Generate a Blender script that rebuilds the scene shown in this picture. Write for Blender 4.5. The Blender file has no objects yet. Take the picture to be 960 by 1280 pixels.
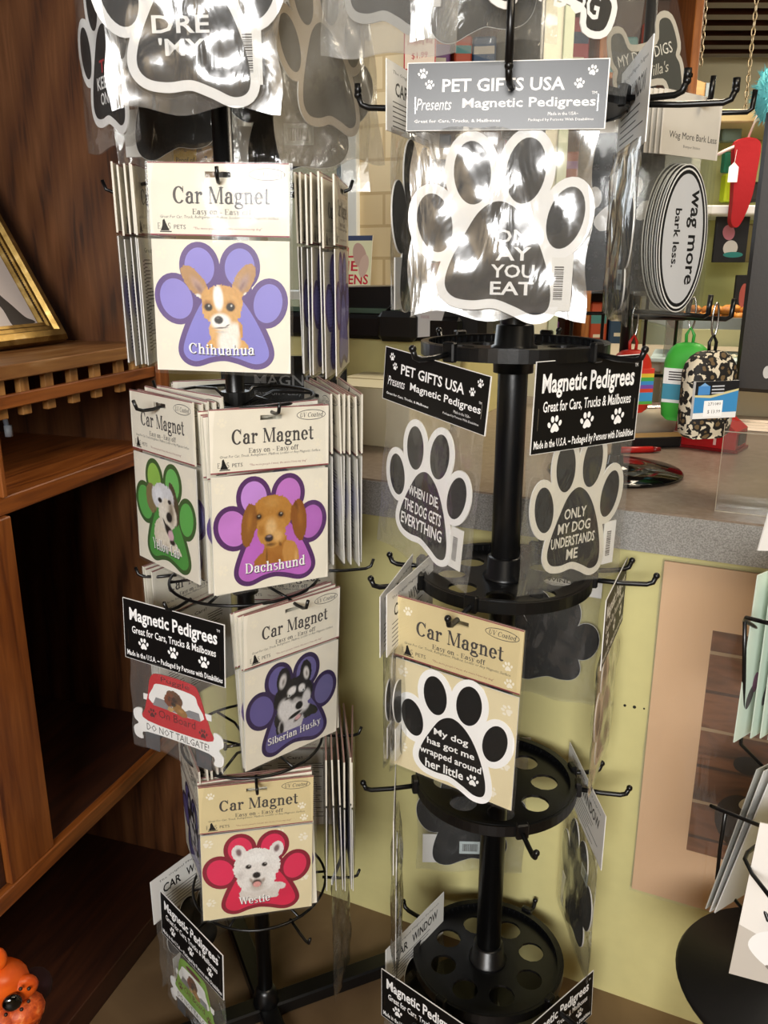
import bpy, math, random
import numpy as np
from mathutils import Vector, Matrix, Euler
random.seed(7)
PI = math.pi
R = math.radians
SC = bpy.context.scene
COL = SC.collection

# ------------------------------------------------------------------ camera, world, light, exposure
CAM_H = 1.22
PITCH = R(16.5)
FOC = 1050.0
cam = bpy.data.cameras.new('camera')
cam.sensor_fit = 'VERTICAL'
cam.sensor_height = 36.0
cam.lens = 36.0 * FOC / 1280.0
cam.clip_start = 0.02
camo = bpy.data.objects.new('camera', cam)
COL.objects.link(camo)
camo.location = (0, 0, CAM_H)
camo.rotation_euler = (PI / 2 - PITCH, 0, 0)
SC.camera = camo

w = bpy.data.worlds.new('daylight')
SC.world = w
w.use_nodes = True
bg = w.node_tree.nodes['Background']
bg.inputs[0].default_value = (0.80, 0.90, 1.0, 1)
bg.inputs[1].default_value = 2.2

def area(name, loc, target, sx, sy, power, color):
    l = bpy.data.lights.new(name, 'AREA')
    l.shape = 'RECTANGLE'
    l.size = sx
    l.size_y = sy
    l.energy = power
    l.color = color
    o = bpy.data.objects.new(name, l)
    COL.objects.link(o)
    o.location = loc
    d = Vector(target) - Vector(loc)
    o.rotation_euler = d.to_track_quat('-Z', 'Y').to_euler()
    return o

# daylight through the shop window behind the viewer
area('shop_window_daylight', (-0.62, -2.30, 1.90), (-0.62, 1.0, 1.80), 1.45, 0.9, 92, (1.0, 0.98, 0.95))
# daylight through the window in the brick wall at the back left
area('back_window_daylight', (-0.62, 2.78, 1.75), (-0.2, 1.3, 1.1), 0.55, 1.0, 5, (0.88, 0.95, 1.0))
# added warm fill lights at ceiling height, no lamps in view
area('ceiling_fill_light', (0.9, 2.0, 2.26), (0.9, 2.0, 0), 0.6, 0.6, 20, (1.0, 0.86, 0.66))
area('ceiling_fill_light', (1.9, 3.9, 2.26), (1.9, 3.9, 0), 0.8, 0.8, 22, (1.0, 0.9, 0.72))
area('ceiling_fill_light', (0.2, 0.2, 2.26), (0.2, 0.2, 0), 0.6, 0.6, 3, (1.0, 0.86, 0.66))
area('ceiling_fill_light', (0.9, 0.3, 2.26), (0.7, 1.2, 0), 0.5, 0.5, 8, (1.0, 0.84, 0.6))

vs = SC.view_settings
vs.view_transform = 'Standard'
vs.look = 'None'
vs.gamma = 1
vs.use_curve_mapping = False
vs.exposure = 0.35
SC.cycles.transparent_max_bounces = 40
SC.cycles.max_bounces = 8
SC.cycles.sample_clamp_indirect = 6
SC.cycles.caustics_reflective = False
SC.cycles.caustics_refractive = False

# ------------------------------------------------------------------ helpers: pixel rays, colours, materials
CP, SP = math.cos(PITCH), math.sin(PITCH)
def ray(px, py):
    u = (px - 480) / FOC
    v = (py - 640) / FOC
    return Vector((u, CP - v * SP, -SP - v * CP))
EYE = Vector((0, 0, CAM_H))
def at(px, py, y):
    r = ray(px, py)
    return EYE + r * (y / r.y)

def lin(c):
    if isinstance(c, str):
        c = c.lstrip('#')
        c = [int(c[i:i + 2], 16) / 255 for i in (0, 2, 4)]
    return tuple(x / 12.92 if x <= 0.04045 else ((x + 0.055) / 1.055) ** 2.4 for x in c)

MATS = {}
def new_mat(name):
    m = bpy.data.materials.new(name)
    m.use_nodes = True
    nt = m.node_tree
    b = nt.nodes['Principled BSDF']
    return m, nt, b

def M(col, rough=0.5, metal=0.0, spec=0.5, name=None, bump=0.0, bscale=60.0, var=0.0):
    key = (str(col), rough, metal, spec, bump, bscale, var)
    if key in MATS:
        return MATS[key]
    m, nt, b = new_mat(name or 'surface')
    c = lin(col)
    b.inputs['Base Color'].default_value = (*c, 1)
    b.inputs['Roughness'].default_value = rough
    b.inputs['Metallic'].default_value = metal
    b.inputs['Specular IOR Level'].default_value = spec
    if bump or var:
        tc = nt.nodes.new('ShaderNodeTexCoord')
        n = nt.nodes.new('ShaderNodeTexNoise')
        n.inputs['Scale'].default_value = bscale
        n.inputs['Detail'].default_value = 4
        nt.links.new(tc.outputs['Object'], n.inputs['Vector'])
        if bump:
            bp = nt.nodes.new('ShaderNodeBump')
            bp.inputs['Strength'].default_value = bump
            bp.inputs['Distance'].default_value = 0.002
            nt.links.new(n.outputs['Fac'], bp.inputs['Height'])
            nt.links.new(bp.outputs['Normal'], b.inputs['Normal'])
        if var:
            r = nt.nodes.new('ShaderNodeValToRGB')
            r.color_ramp.elements[0].position = 0.3
            r.color_ramp.elements[1].position = 0.7
            r.color_ramp.elements[0].color = (*[x * (1 - var) for x in c], 1)
            r.color_ramp.elements[1].color = (*[min(1, x * (1 + var)) for x in c], 1)
            nt.links.new(n.outputs['Fac'], r.inputs['Fac'])
            nt.links.new(r.outputs['Color'], b.inputs['Base Color'])
    MATS[key] = m
    return m

def ramp_mat(name, scale_vec, cols, rough=0.5, noise_scale=5.0, detail=6, dist=1.0, bump=0.0, spec=0.5, fig=0.0, figscale=(1, 1, 1)):
    m, nt, b = new_mat(name)
    tc = nt.nodes.new('ShaderNodeTexCoord')
    mp = nt.nodes.new('ShaderNodeMapping')
    mp.inputs['Scale'].default_value = scale_vec
    nt.links.new(tc.outputs['Object'], mp.inputs['Vector'])
    n = nt.nodes.new('ShaderNodeTexNoise')
    n.inputs['Scale'].default_value = noise_scale
    n.inputs['Detail'].default_value = detail
    n.inputs['Distortion'].default_value = dist
    nt.links.new(mp.outputs['Vector'], n.inputs['Vector'])
    r = nt.nodes.new('ShaderNodeValToRGB')
    els = r.color_ramp.elements
    while len(els) < len(cols):
        els.new(0.5)
    for e, (p, c) in zip(els, cols):
        e.position = p
        e.color = (*lin(c), 1)
    fac = n.outputs['Fac']
    if fig:
        mp2 = nt.nodes.new('ShaderNodeMapping')
        mp2.inputs['Scale'].default_value = figscale
        nt.links.new(tc.outputs['Object'], mp2.inputs['Vector'])
        wv = nt.nodes.new('ShaderNodeTexWave')
        wv.wave_type = 'RINGS'
        wv.rings_direction = 'SPHERICAL'
        wv.inputs['Scale'].default_value = 1.0
        wv.inputs['Distortion'].default_value = 4.0
        wv.inputs['Detail'].default_value = 3
        wv.inputs['Detail Scale'].default_value = 1.2
        nt.links.new(mp2.outputs['Vector'], wv.inputs['Vector'])
        mx = nt.nodes.new('ShaderNodeMix')
        mx.inputs[0].default_value = fig
        nt.links.new(fac, mx.inputs[2])
        nt.links.new(wv.outputs['Fac'], mx.inputs[3])
        fac = mx.outputs[0]
    nt.links.new(fac, r.inputs['Fac'])
    nt.links.new(r.outputs['Color'], b.inputs['Base Color'])
    b.inputs['Roughness'].default_value = rough
    b.inputs['Specular IOR Level'].default_value = spec
    if bump:
        bp = nt.nodes.new('ShaderNodeBump')
        bp.inputs['Strength'].default_value = bump
        bp.inputs['Distance'].default_value = 0.001
        nt.links.new(fac, bp.inputs['Height'])
        nt.links.new(bp.outputs['Normal'], b.inputs['Normal'])
    return m

def clear_mat(name, rough=0.07, base=0.03, mul=1.3, milk=0.04, tint=(0.97, 0.97, 0.96), bump=0.25, scale=25.0, stretch=(1, 1, 1), milkcol=(0.8, 0.8, 0.78)):
    m = bpy.data.materials.new(name)
    m.use_nodes = True
    nt = m.node_tree
    nt.nodes.remove(nt.nodes['Principled BSDF'])
    out = nt.nodes['Material Output']
    tr = nt.nodes.new('ShaderNodeBsdfTransparent')
    tr.inputs[0].default_value = (*tint, 1)
    gl = nt.nodes.new('ShaderNodeBsdfGlossy')
    gl.inputs['Roughness'].default_value = rough
    df = nt.nodes.new('ShaderNodeBsdfDiffuse')
    df.inputs[0].default_value = (*milkcol, 1)
    fr = nt.nodes.new('ShaderNodeFresnel')
    ge = nt.nodes.new('ShaderNodeNewGeometry')
    io = nt.nodes.new('ShaderNodeMath')
    io.operation = 'MULTIPLY_ADD'
    io.inputs[1].default_value = 1 / 1.45 - 1.45
    io.inputs[2].default_value = 1.45
    nt.links.new(ge.outputs['Backfacing'], io.inputs[0])
    nt.links.new(io.outputs[0], fr.inputs['IOR'])
    ma = nt.nodes.new('ShaderNodeMath')
    ma.operation = 'MULTIPLY_ADD'
    ma.use_clamp = True
    ma.inputs[1].default_value = mul
    ma.inputs[2].default_value = base
    nt.links.new(fr.outputs[0], ma.inputs[0])
    m1 = nt.nodes.new('ShaderNodeMixShader')
    m1.inputs[0].default_value = milk
    nt.links.new(tr.outputs[0], m1.inputs[1])
    nt.links.new(df.outputs[0], m1.inputs[2])
    m2 = nt.nodes.new('ShaderNodeMixShader')
    nt.links.new(ma.outputs[0], m2.inputs[0])
    nt.links.new(m1.outputs[0], m2.inputs[1])
    nt.links.new(gl.outputs[0], m2.inputs[2])
    nt.links.new(m2.outputs[0], out.inputs['Surface'])
    if bump:
        tc = nt.nodes.new('ShaderNodeTexCoord')
        mp = nt.nodes.new('ShaderNodeMapping')
        mp.inputs['Scale'].default_value = stretch
        n = nt.nodes.new('ShaderNodeTexNoise')
        n.inputs['Scale'].default_value = scale
        n.inputs['Detail'].default_value = 3
        n.inputs['Distortion'].default_value = 0.8
        bp = nt.nodes.new('ShaderNodeBump')
        bp.inputs['Strength'].default_value = bump
        bp.inputs['Distance'].default_value = 0.004
        nt.links.new(tc.outputs['Object'], mp.inputs['Vector'])
        nt.links.new(mp.outputs['Vector'], n.inputs['Vector'])
        nt.links.new(n.outputs['Fac'], bp.inputs['Height'])
        nt.links.new(bp.outputs['Normal'], gl.inputs['Normal'])
    return m

SLEEVE = clear_mat('clear_sleeve_film', rough=0.09, base=0.0, mul=0.62, milk=0.015, bump=0.14, scale=9)
BAG = clear_mat('clear_bag_film', rough=0.09, base=0.02, mul=1.2, milk=0.05, bump=0.6, scale=22, stretch=(1.6, 1, 0.7))
CRINKLE = clear_mat('crinkled_bag_film', rough=0.18, base=0.12, mul=1.8, milk=0.05, bump=0.7, scale=15, stretch=(1.7, 1, 0.7))
ACRYLIC = clear_mat('clear_acrylic', rough=0.03, base=0.0, mul=1.0, milk=0.02, bump=0)
GLASS = clear_mat('window_glass', rough=0.01, base=0.0, mul=1.0, milk=0.0, bump=0, tint=(0.93, 0.97, 0.98))

BLACK = M('#0b0b0c', 0.32, name='black_plastic', bump=0.05, bscale=200)
BLACKWIRE = M('#0c0c0d', 0.28, name='black_coated_wire')
BLACKP = M('#0d0c0c', 0.5, spec=0.25, name='black_print')
BLACKG = M('#0b0b0c', 0.28, spec=0.42, name='glossy_black_print')
WHITE = M('#f3f2ef', 0.45, name='white_paper')
WHITEP = M('#ffffff', 0.5, name='white_print')
CREAM = M('#f1ebdc', 0.5, name='cream_card', var=0.03, bscale=30)
CREAM2 = M('#e9dcb6', 0.5, name='cream_insert', var=0.03, bscale=30)
PALEPAW = M('#f6efdd', 0.5, name='pale_paw_print')
TEXT = M('#3f3b3c', 0.5, name='dark_grey_print')
MAROON = M('#8c3a44', 0.5, name='maroon_print')
STEEL = M('#b9b9b8', 0.22, 1.0, name='steel')

# ------------------------------------------------------------------ mesh builder
class MB:
    def __init__(s):
        s.v, s.f, s.m, s.mats, s.sm = [], [], [], [], []
    def mi(s, mat):
        if mat not in s.mats:
            s.mats.append(mat)
        return s.mats.index(mat)
    def add(s, vs, fs, mat, smooth=False):
        o = len(s.v)
        s.v += [tuple(p) for p in vs]
        k = s.mi(mat)
        for f in fs:
            s.f.append([i + o for i in f])
            s.m.append(k)
            s.sm.append(smooth)
        return s
    def box(s, x0, x1, y0, y1, z0, z1, mat):
        vs = [(x, y, z) for x in (x0, x1) for y in (y0, y1) for z in (z0, z1)]
        return s.add(vs, [(0, 1, 3, 2), (4, 6, 7, 5), (0, 4, 5, 1), (2, 3, 7, 6), (0, 2, 6, 4), (1, 5, 7, 3)], mat)
    def bbox(s, x0, x1, y0, y1, z0, z1, mat, b=0.003):
        # box with chamfered edges
        pts = []
        xs, ys, zs = (x0, x1), (y0, y1), (z0, z1)
        sg = (1, -1)
        idx = {}
        for i in (0, 1):
            for j in (0, 1):
                for k in (0, 1):
                    c = (xs[i], ys[j], zs[k])
                    d = (sg[i] * b, sg[j] * b, sg[k] * b)
                    for a in range(3):
                        p = [c[q] + (d[q] if q != a else 0) for q in range(3)]
                        idx[(i, j, k, a)] = len(pts)
                        pts.append(p)
        F = []
        for a in range(3):
            o1, o2 = [q for q in range(3) if q != a]
            for e in (0, 1):
                quad = []
                for (p, q) in ((0, 0), (1, 0), (1, 1), (0, 1)):
                    t = [0, 0, 0]
                    t[a] = e; t[o1] = p; t[o2] = q
                    quad.append(idx[(*t, a)])
                F.append(quad)
        for a in range(3):
            o1, o2 = [q for q in range(3) if q != a]
            for p in (0, 1):
                for q in (0, 1):
                    t0 = [0, 0, 0]; t0[o1] = p; t0[o2] = q
                    t1 = list(t0); t1[a] = 1
                    F.append([idx[(*t0, o1)], idx[(*t1, o1)], idx[(*t1, o2)], idx[(*t0, o2)]])
        for i in (0, 1):
            for j in (0, 1):
                for k in (0, 1):
                    F.append([idx[(i, j, k, a)] for a in range(3)])
        return s.add(pts, F, mat)
    def tube(s, pts, r, mat, n=10, caps=True, closed=False):
        pts = [Vector(p) for p in pts]
        m = len(pts)
        rs = r if isinstance(r, (list, tuple)) else [r] * m
        vs = []
        up = None
        for i, p in enumerate(pts):
            a = pts[(i - 1) % m] if (closed or i > 0) else p
            b = pts[(i + 1) % m] if (closed or i < m - 1) else p
            t = (b - a).normalized()
            if up is None:
                up = Vector((0, 0, 1)) if abs(t.z) < 0.9 else Vector((1, 0, 0))
            x = t.cross(up)
            if x.length < 1e-5:
                x = t.cross(Vector((0, 1, 0)))
            x.normalize()
            yv = x.cross(t).normalized()
            up = yv
            for k in range(n):
                q = 2 * PI * k / n
                vs.append(p + (x * math.cos(q) + yv * math.sin(q)) * rs[i])
        fs = []
        for i in range(m if closed else m - 1):
            for k in range(n):
                a = i * n + k
                b = i * n + (k + 1) % n
                c = ((i + 1) % m) * n + (k + 1) % n
                d = ((i + 1) % m) * n + k
                fs.append((a, b, c, d))
        if caps and not closed:
            fs.append(tuple(range(n - 1, -1, -1)))
            fs.append(tuple((m - 1) * n + k for k in range(n)))
        return s.add(vs, fs, mat, True)
    def lathe(s, prof, mat, n=40, c=(0, 0), smooth=True):
        vs = []
        for (r, z) in prof:
            for k in range(n):
                q = 2 * PI * k / n
                vs.append((c[0] + r * math.cos(q), c[1] + r * math.sin(q), z))
        fs = []
        for i in range(len(prof) - 1):
            for k in range(n):
                fs.append((i * n + k, i * n + (k + 1) % n, (i + 1) * n + (k + 1) % n, (i + 1) * n + k))
        closed = prof[0] == prof[-1]
        if prof[0][0] > 1e-6 and not closed:
            fs.append(tuple(range(n - 1, -1, -1)))
        if prof[-1][0] > 1e-6 and not closed:
            fs.append(tuple((len(prof) - 1) * n + k for k in range(n)))
        return s.add(vs, fs, mat, smooth)
    def ball(s, c, r, mat, n=14, m=9, sc=(1, 1, 1)):
        vs, fs = [], []
        for i in range(m + 1):
            t = PI * i / m
            for k in range(n):
                q = 2 * PI * k / n
                vs.append((c[0] + sc[0] * r * math.sin(t) * math.cos(q), c[1] + sc[1] * r * math.sin(t) * math.sin(q), c[2] + sc[2] * r * math.cos(t)))
        for i in range(m):
            for k in range(n):
                fs.append((i * n + k, (i + 1) * n + k, (i + 1) * n + (k + 1) % n, i * n + (k + 1) % n))
        return s.add(vs, fs, mat, True)
    def prism(s, poly, y0, y1, mat, side=None):
        # poly in (x,z); front at y0, back at y1
        n = len(poly)
        s.add([(x, y0, z) for x, z in poly] + [(x, y1, z) for x, z in poly],
              [tuple(range(n)), tuple(range(2 * n - 1, n - 1, -1))], mat)
        o = [(x, y0, z) for x, z in poly] + [(x, y1, z) for x, z in poly]
        return s.add(o, [(i, n + i, n + (i + 1) % n, (i + 1) % n) for i in range(n)], side or mat)
    def xform(s, mtx, start=0):
        s.v[start:] = [tuple(mtx @ Vector(p)) for p in s.v[start:]]
        return s
    def build(s, name, parent=None, mtx=None):
        me = bpy.data.meshes.new(name)
        me.from_pydata(s.v, [], s.f)
        for m in s.mats:
            me.materials.append(m)
        me.polygons.foreach_set('material_index', s.m)
        me.polygons.foreach_set('use_smooth', s.sm)
        me.update()
        o = bpy.data.objects.new(name, me)
        COL.objects.link(o)
        if parent:
            o.parent = parent
        if mtx is not None:
            o.matrix_local = mtx
        return o

def tag(o, label, cat, group=None):
    o['label'] = label
    o['category'] = cat
    if group:
        o['group'] = group
    return o
def struct(o):
    o['kind'] = 'structure'
    return o
def thing(name, label, cat, loc=(0, 0, 0), yaw=0, tilt=0, roll=0, group=None, scale=1.0):
    o = bpy.data.objects.new(name, None)
    COL.objects.link(o)
    o.empty_display_size = 0.02
    pose(o, loc, yaw, tilt, roll, scale)
    tag(o, label, cat, group)
    return o
def pose(o, loc, yaw=0, tilt=0, roll=0, scale=1.0):
    o.rotation_mode = 'YXZ'
    o.location = loc
    o.rotation_euler = (R(tilt), R(roll), R(yaw))
    o.scale = (scale,) * 3
KIDS = {}
def kids(o):
    return [c for c in bpy.data.objects if c.parent == o]
def copy_thing(root, label, loc, yaw=0, tilt=0, roll=0, group=None, scale=1.0):
    r = root.copy()
    COL.objects.link(r)
    if 'group' in r:
        del r['group']
    tag(r, label, root['category'], group)
    pose(r, loc, yaw, tilt, roll, scale)
    for ch in kids(root):
        c = ch.copy()
        COL.objects.link(c)
        c.parent = r
        for g in kids(ch):
            d = g.copy()
            COL.objects.link(d)
            d.parent = c
    return r

# ------------------------------------------------------------------ lettering
TXT = {}
def text_geo(s, bold=0.0, shear=0.0, res=2):
    key = (s, bold, shear, res)
    if key in TXT:
        return TXT[key]
    cu = bpy.data.curves.new('lettering', 'FONT')
    cu.body = s
    cu.offset = bold
    cu.shear = shear
    cu.resolution_u = res
    o = bpy.data.objects.new('lettering', cu)
    COL.objects.link(o)
    dg = bpy.context.evaluated_depsgraph_get()
    dg.update()
    me = bpy.data.meshes.new_from_object(o.evaluated_get(dg))
    vs = np.array([v.co[:2] for v in me.vertices])
    fs = [tuple(p.vertices) for p in me.polygons]
    bpy.data.objects.remove(o)
    bpy.data.curves.remove(cu)
    bpy.data.meshes.remove(me)
    lo, hi = vs.min(0), vs.max(0)
    TXT[key] = (vs, fs, lo, hi)
    return TXT[key]

T_, t_ = 0.115, 0.04
def _arc(cx, cy, rx, ry, a0, a1, tw=T_, tn=t_, n=18):
    o = []
    n = max(5, int(n * abs(a1 - a0) / 360) + 3)
    ps = []
    for i in range(n + 1):
        a = R(a0 + (a1 - a0) * i / n)
        ps.append(((cx + rx * math.cos(a), cy + ry * math.sin(a)), (cx + (rx - tw) * math.cos(a), cy + (ry - tn) * math.sin(a))))
    for p, q in zip(ps, ps[1:]):
        o.append([p[0], q[0], q[1], p[1]])
    return o
def _r(x0, y0, x1, y1):
    return [[(x0, y0), (x1, y0), (x1, y1), (x0, y1)]]
def _d(x0, y0, x1, y1, wd):
    return [[(x0, y0), (x0 + wd, y0), (x1 + wd, y1), (x1, y1)]]
SF = 0.035
def _st(x, y0, y1, top='l', bot='b', wd=T_):
    o = _r(x, y0, x + wd, y1)
    e = 0.055
    if 'b' in bot: o += _r(x - e, y0, x + wd + e, y0 + SF)
    if top == 'l': o += [[(x - e, y1 - SF - .02), (x, y1 - SF - .02), (x + .02, y1), (x - e, y1 - .02)]]
    if top == 'b': o += _r(x - e, y1 - SF, x + wd + e, y1)
    return o
def _dot(x, y, r):
    return [[(x + r * math.cos(2 * PI * i / 10), y + r * math.sin(2 * PI * i / 10)) for i in range(10)]]
XH = 0.49
GL = {
 'C': (_arc(.34, .35, .33, .365, 48, 318, .13) + _r(.57, .47, .605, .70) + _dot(.55, .55, .03), .68),
 'a': (_st(.30, .03, .36, '', '') + _arc(.23, .34, .185, .155, 0, 165) + _dot(.10, .37, .05) + _arc(.21, .14, .2, .155, 70, 330) + _r(.36, 0, .47, .035), .50),
 'r': (_st(.07, 0, XH) + _arc(.31, .33, .135, .155, 70, 180, .02, .05) + _dot(.35, .42, .06), .43),
 'M': (_st(.08, 0, .70, 'b', 'b', .045) + _d(.07, .70, .36, .03, .13) + _d(.40, .03, .66, .70, .05) + _st(.67, 0, .70, 'b'), .88),
 'g': (_arc(.23, .335, .19, .16, 0, 360, .1) + _arc(.25, -.10, .235, .115, 0, 360, .07, .04) + _r(.07, .0, .36, .08) + _d(.07, .05, .1, .22, .05) + _r(.36, .42, .47, .47), .50),
 'n': (_st(.07, 0, XH) + _st(.36, 0, .32, '') + _arc(.31, .32, .165, .17, 0, 150, .1, .05), .57),
 'm': (_st(.07, 0, XH) + _st(.34, 0, .32, '') + _st(.61, 0, .32, '') + _arc(.29, .32, .165, .17, 0, 150, .1, .05) + _arc(.56, .32, .165, .17, 0, 150, .1, .05), .83),
 'e': (_arc(.235, .245, .225, .255, 0, 325, .115) + _r(.08, .235, .44, .275), .47),
 't': (_st(.10, .08, .64, '', '') + _r(.01, .45, .32, .49) + _arc(.235, .12, .135, .125, 180, 330, .1, .045), .35),
 'E': (_st(.09, 0, .70, 'b') + _r(.1, .665, .58, .70) + _r(.1, 0, .6, .035) + _r(.1, .34, .42, .375) + _r(.555, .53, .59, .7) + _r(.57, 0, .605, .17) + _r(.4, .26, .435, .45), .65),
 's': (_arc(.2, .365, .155, .13, 40, 270, .075, .04) + _arc(.2, .125, .165, .13, -140, 90, .075, .04), .38),
 'y': (_d(.05, XH, .21, 0, .12) + _d(.12, -.19, .40, XH, .04) + _dot(.11, -.15, .05) + _r(-.01, .455, .2, .49) + _r(.31, .455, .48, .49), .48),
 'o': (_arc(.25, .245, .235, .255, 0, 360), .50),
 'f': (_st(.1, 0, .6, '') + _r(.02, .45, .33, .49) + _arc(.255, .58, .155, .15, 60, 180, .11, .045) + _dot(.33, .66, .045), .34),
 'h': (_st(.07, 0, .73) + _st(.36, 0, .32, '') + _arc(.31, .32, .165, .17, 0, 150, .1, .05), .57),
 'i': (_st(.08, 0, XH) + _dot(.135, .63, .065), .28),
 'u': (_st(.07, .15, XH, 'l', '') + _st(.36, 0, XH, 'l', '') + _arc(.23, .16, .16, .17, 180, 330, .1, .05) + _r(.4, 0, .53, .035), .57),
 'D': (_st(.09, 0, .70, 'b') + _arc(.30, .35, .36, .35, -90, 90, .13, .035) + _r(.12, .665, .32, .7) + _r(.12, 0, .32, .035), .72),
 'c': (_arc(.235, .245, .225, .255, 50, 320) + _dot(.37, .37, .06), .45),
 'd': (_arc(.235, .245, .22, .255, 0, 360) + _st(.345, 0, .73, 'l', '') + _r(.4, 0, .53, .035), .57),
 'S': (_arc(.29, .52, .22, .19, 35, 270, .11, .045) + _arc(.29, .185, .24, .195, -145, 90, .11, .045) + _r(.45, .52, .48, .7) + _r(.055, 0, .085, .18), .56),
 'b': (_st(.06, .02, .73, 'l', '') + _arc(.27, .245, .235, .255, 0, 360), .55),
 'H': (_st(.09, 0, .70, 'b') + _st(.52, 0, .70, 'b') + _r(.12, .335, .56, .375), .76),
 'k': (_st(.07, 0, .73) + _d(.17, .2, .4, .49, .04) + _d(.27, .3, .41, 0, .12) + _r(.33, 0, .57, .03) + _r(.33, .46, .5, .49), .57),
 'Y': (_d(.03, .70, .28, .3, .13) + _d(.35, .3, .57, .70, .045) + _st(.28, 0, .34, '') + _r(-.02, .665, .22, .7) + _r(.47, .665, .67, .7), .66),
 'l': (_st(.08, 0, .73), .28),
 'L': (_st(.09, 0, .70, 'b') + _r(.1, 0, .55, .035) + _r(.52, 0, .555, .2), .6),
 'W': (_d(.04, .70, .25, 0, .12) + _d(.29, 0, .45, .6, .04) + _d(.42, .70, .62, 0, .12) + _d(.66, 0, .85, .7, .04) + _r(-.02, .665, .24, .7) + _r(.34, .665, .6, .7) + _r(.76, .665, .96, .7), .93),
 'w': (_d(.04, XH, .2, 0, .1) + _d(.22, 0, .34, .44, .035) + _d(.33, XH, .48, 0, .1) + _d(.5, 0, .64, XH, .035) + _r(-.01, .455, .2, .49) + _r(.56, .455, .73, .49), .72),
 'U': (_st(.08, .2, .70, 'b', '') + _st(.49, .2, .70, 'b', '', .04) + _arc(.305, .2, .225, .21, 180, 360, .11, .05), .64),
 'V': (_d(.03, .70, .28, 0, .12) + _d(.31, 0, .56, .7, .04) + _r(-.02, .665, .22, .7) + _r(.47, .665, .67, .7), .64),
 'P': (_st(.09, 0, .70, 'b') + _arc(.3, .515, .25, .19, -90, 90, .12, .035) + _r(.12, .665, .3, .7) + _r(.12, .325, .3, .36), .6),
 'T': (_st(.27, 0, .70, '') + _r(.02, .665, .65, .7) + _r(.02, .5, .05, .7) + _r(.62, .5, .65, .7), .68),
 '-': (_r(.04, .2, .28, .26), .32),
 ' ': ([], .26),
}
def serif_geo(s, spread=0.04):
    x = 0
    polys = []
    for ch in s:
        g, adv = GL[ch]
        polys += [[(px + x, py) for px, py in p] for p in g]
        x += adv + spread
    return polys, x - spread

def ellipse(cx, cz, rx, rz, rot=0, n=28):
    c, s_ = math.cos(R(rot)), math.sin(R(rot))
    return [(cx + rx * math.cos(2 * PI * i / n) * c - rz * math.sin(2 * PI * i / n) * s_,
             cz + rx * math.cos(2 * PI * i / n) * s_ + rz * math.sin(2 * PI * i / n) * c) for i in range(n)]
def spline(pts, n=6):
    o = []
    m = len(pts)
    for i in range(m):
        p0, p1, p2, p3 = [np.array(pts[(i + k) % m], float) for k in (-1, 0, 1, 2)]
        for j in range(n):
            t = j / n
            o.append(tuple(0.5 * ((2 * p1) + (p2 - p0) * t + (2 * p0 - 5 * p1 + 4 * p2 - p3) * t * t + (3 * p1 - p0 - 3 * p2 + p3) * t ** 3)))
    return o
def inflate(poly, d):
    a = np.array(poly)
    tn = np.roll(a, -1, 0) - np.roll(a, 1, 0)
    tn /= np.linalg.norm(tn, axis=1)[:, None] + 1e-9
    nrm = np.stack([tn[:, 1], -tn[:, 0]], 1)
    area_ = 0.5 * np.sum(a[:, 0] * np.roll(a[:, 1], -1) - np.roll(a[:, 0], -1) * a[:, 1])
    if area_ < 0:
        nrm = -nrm
    return [tuple(p) for p in a + nrm * d]

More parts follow.
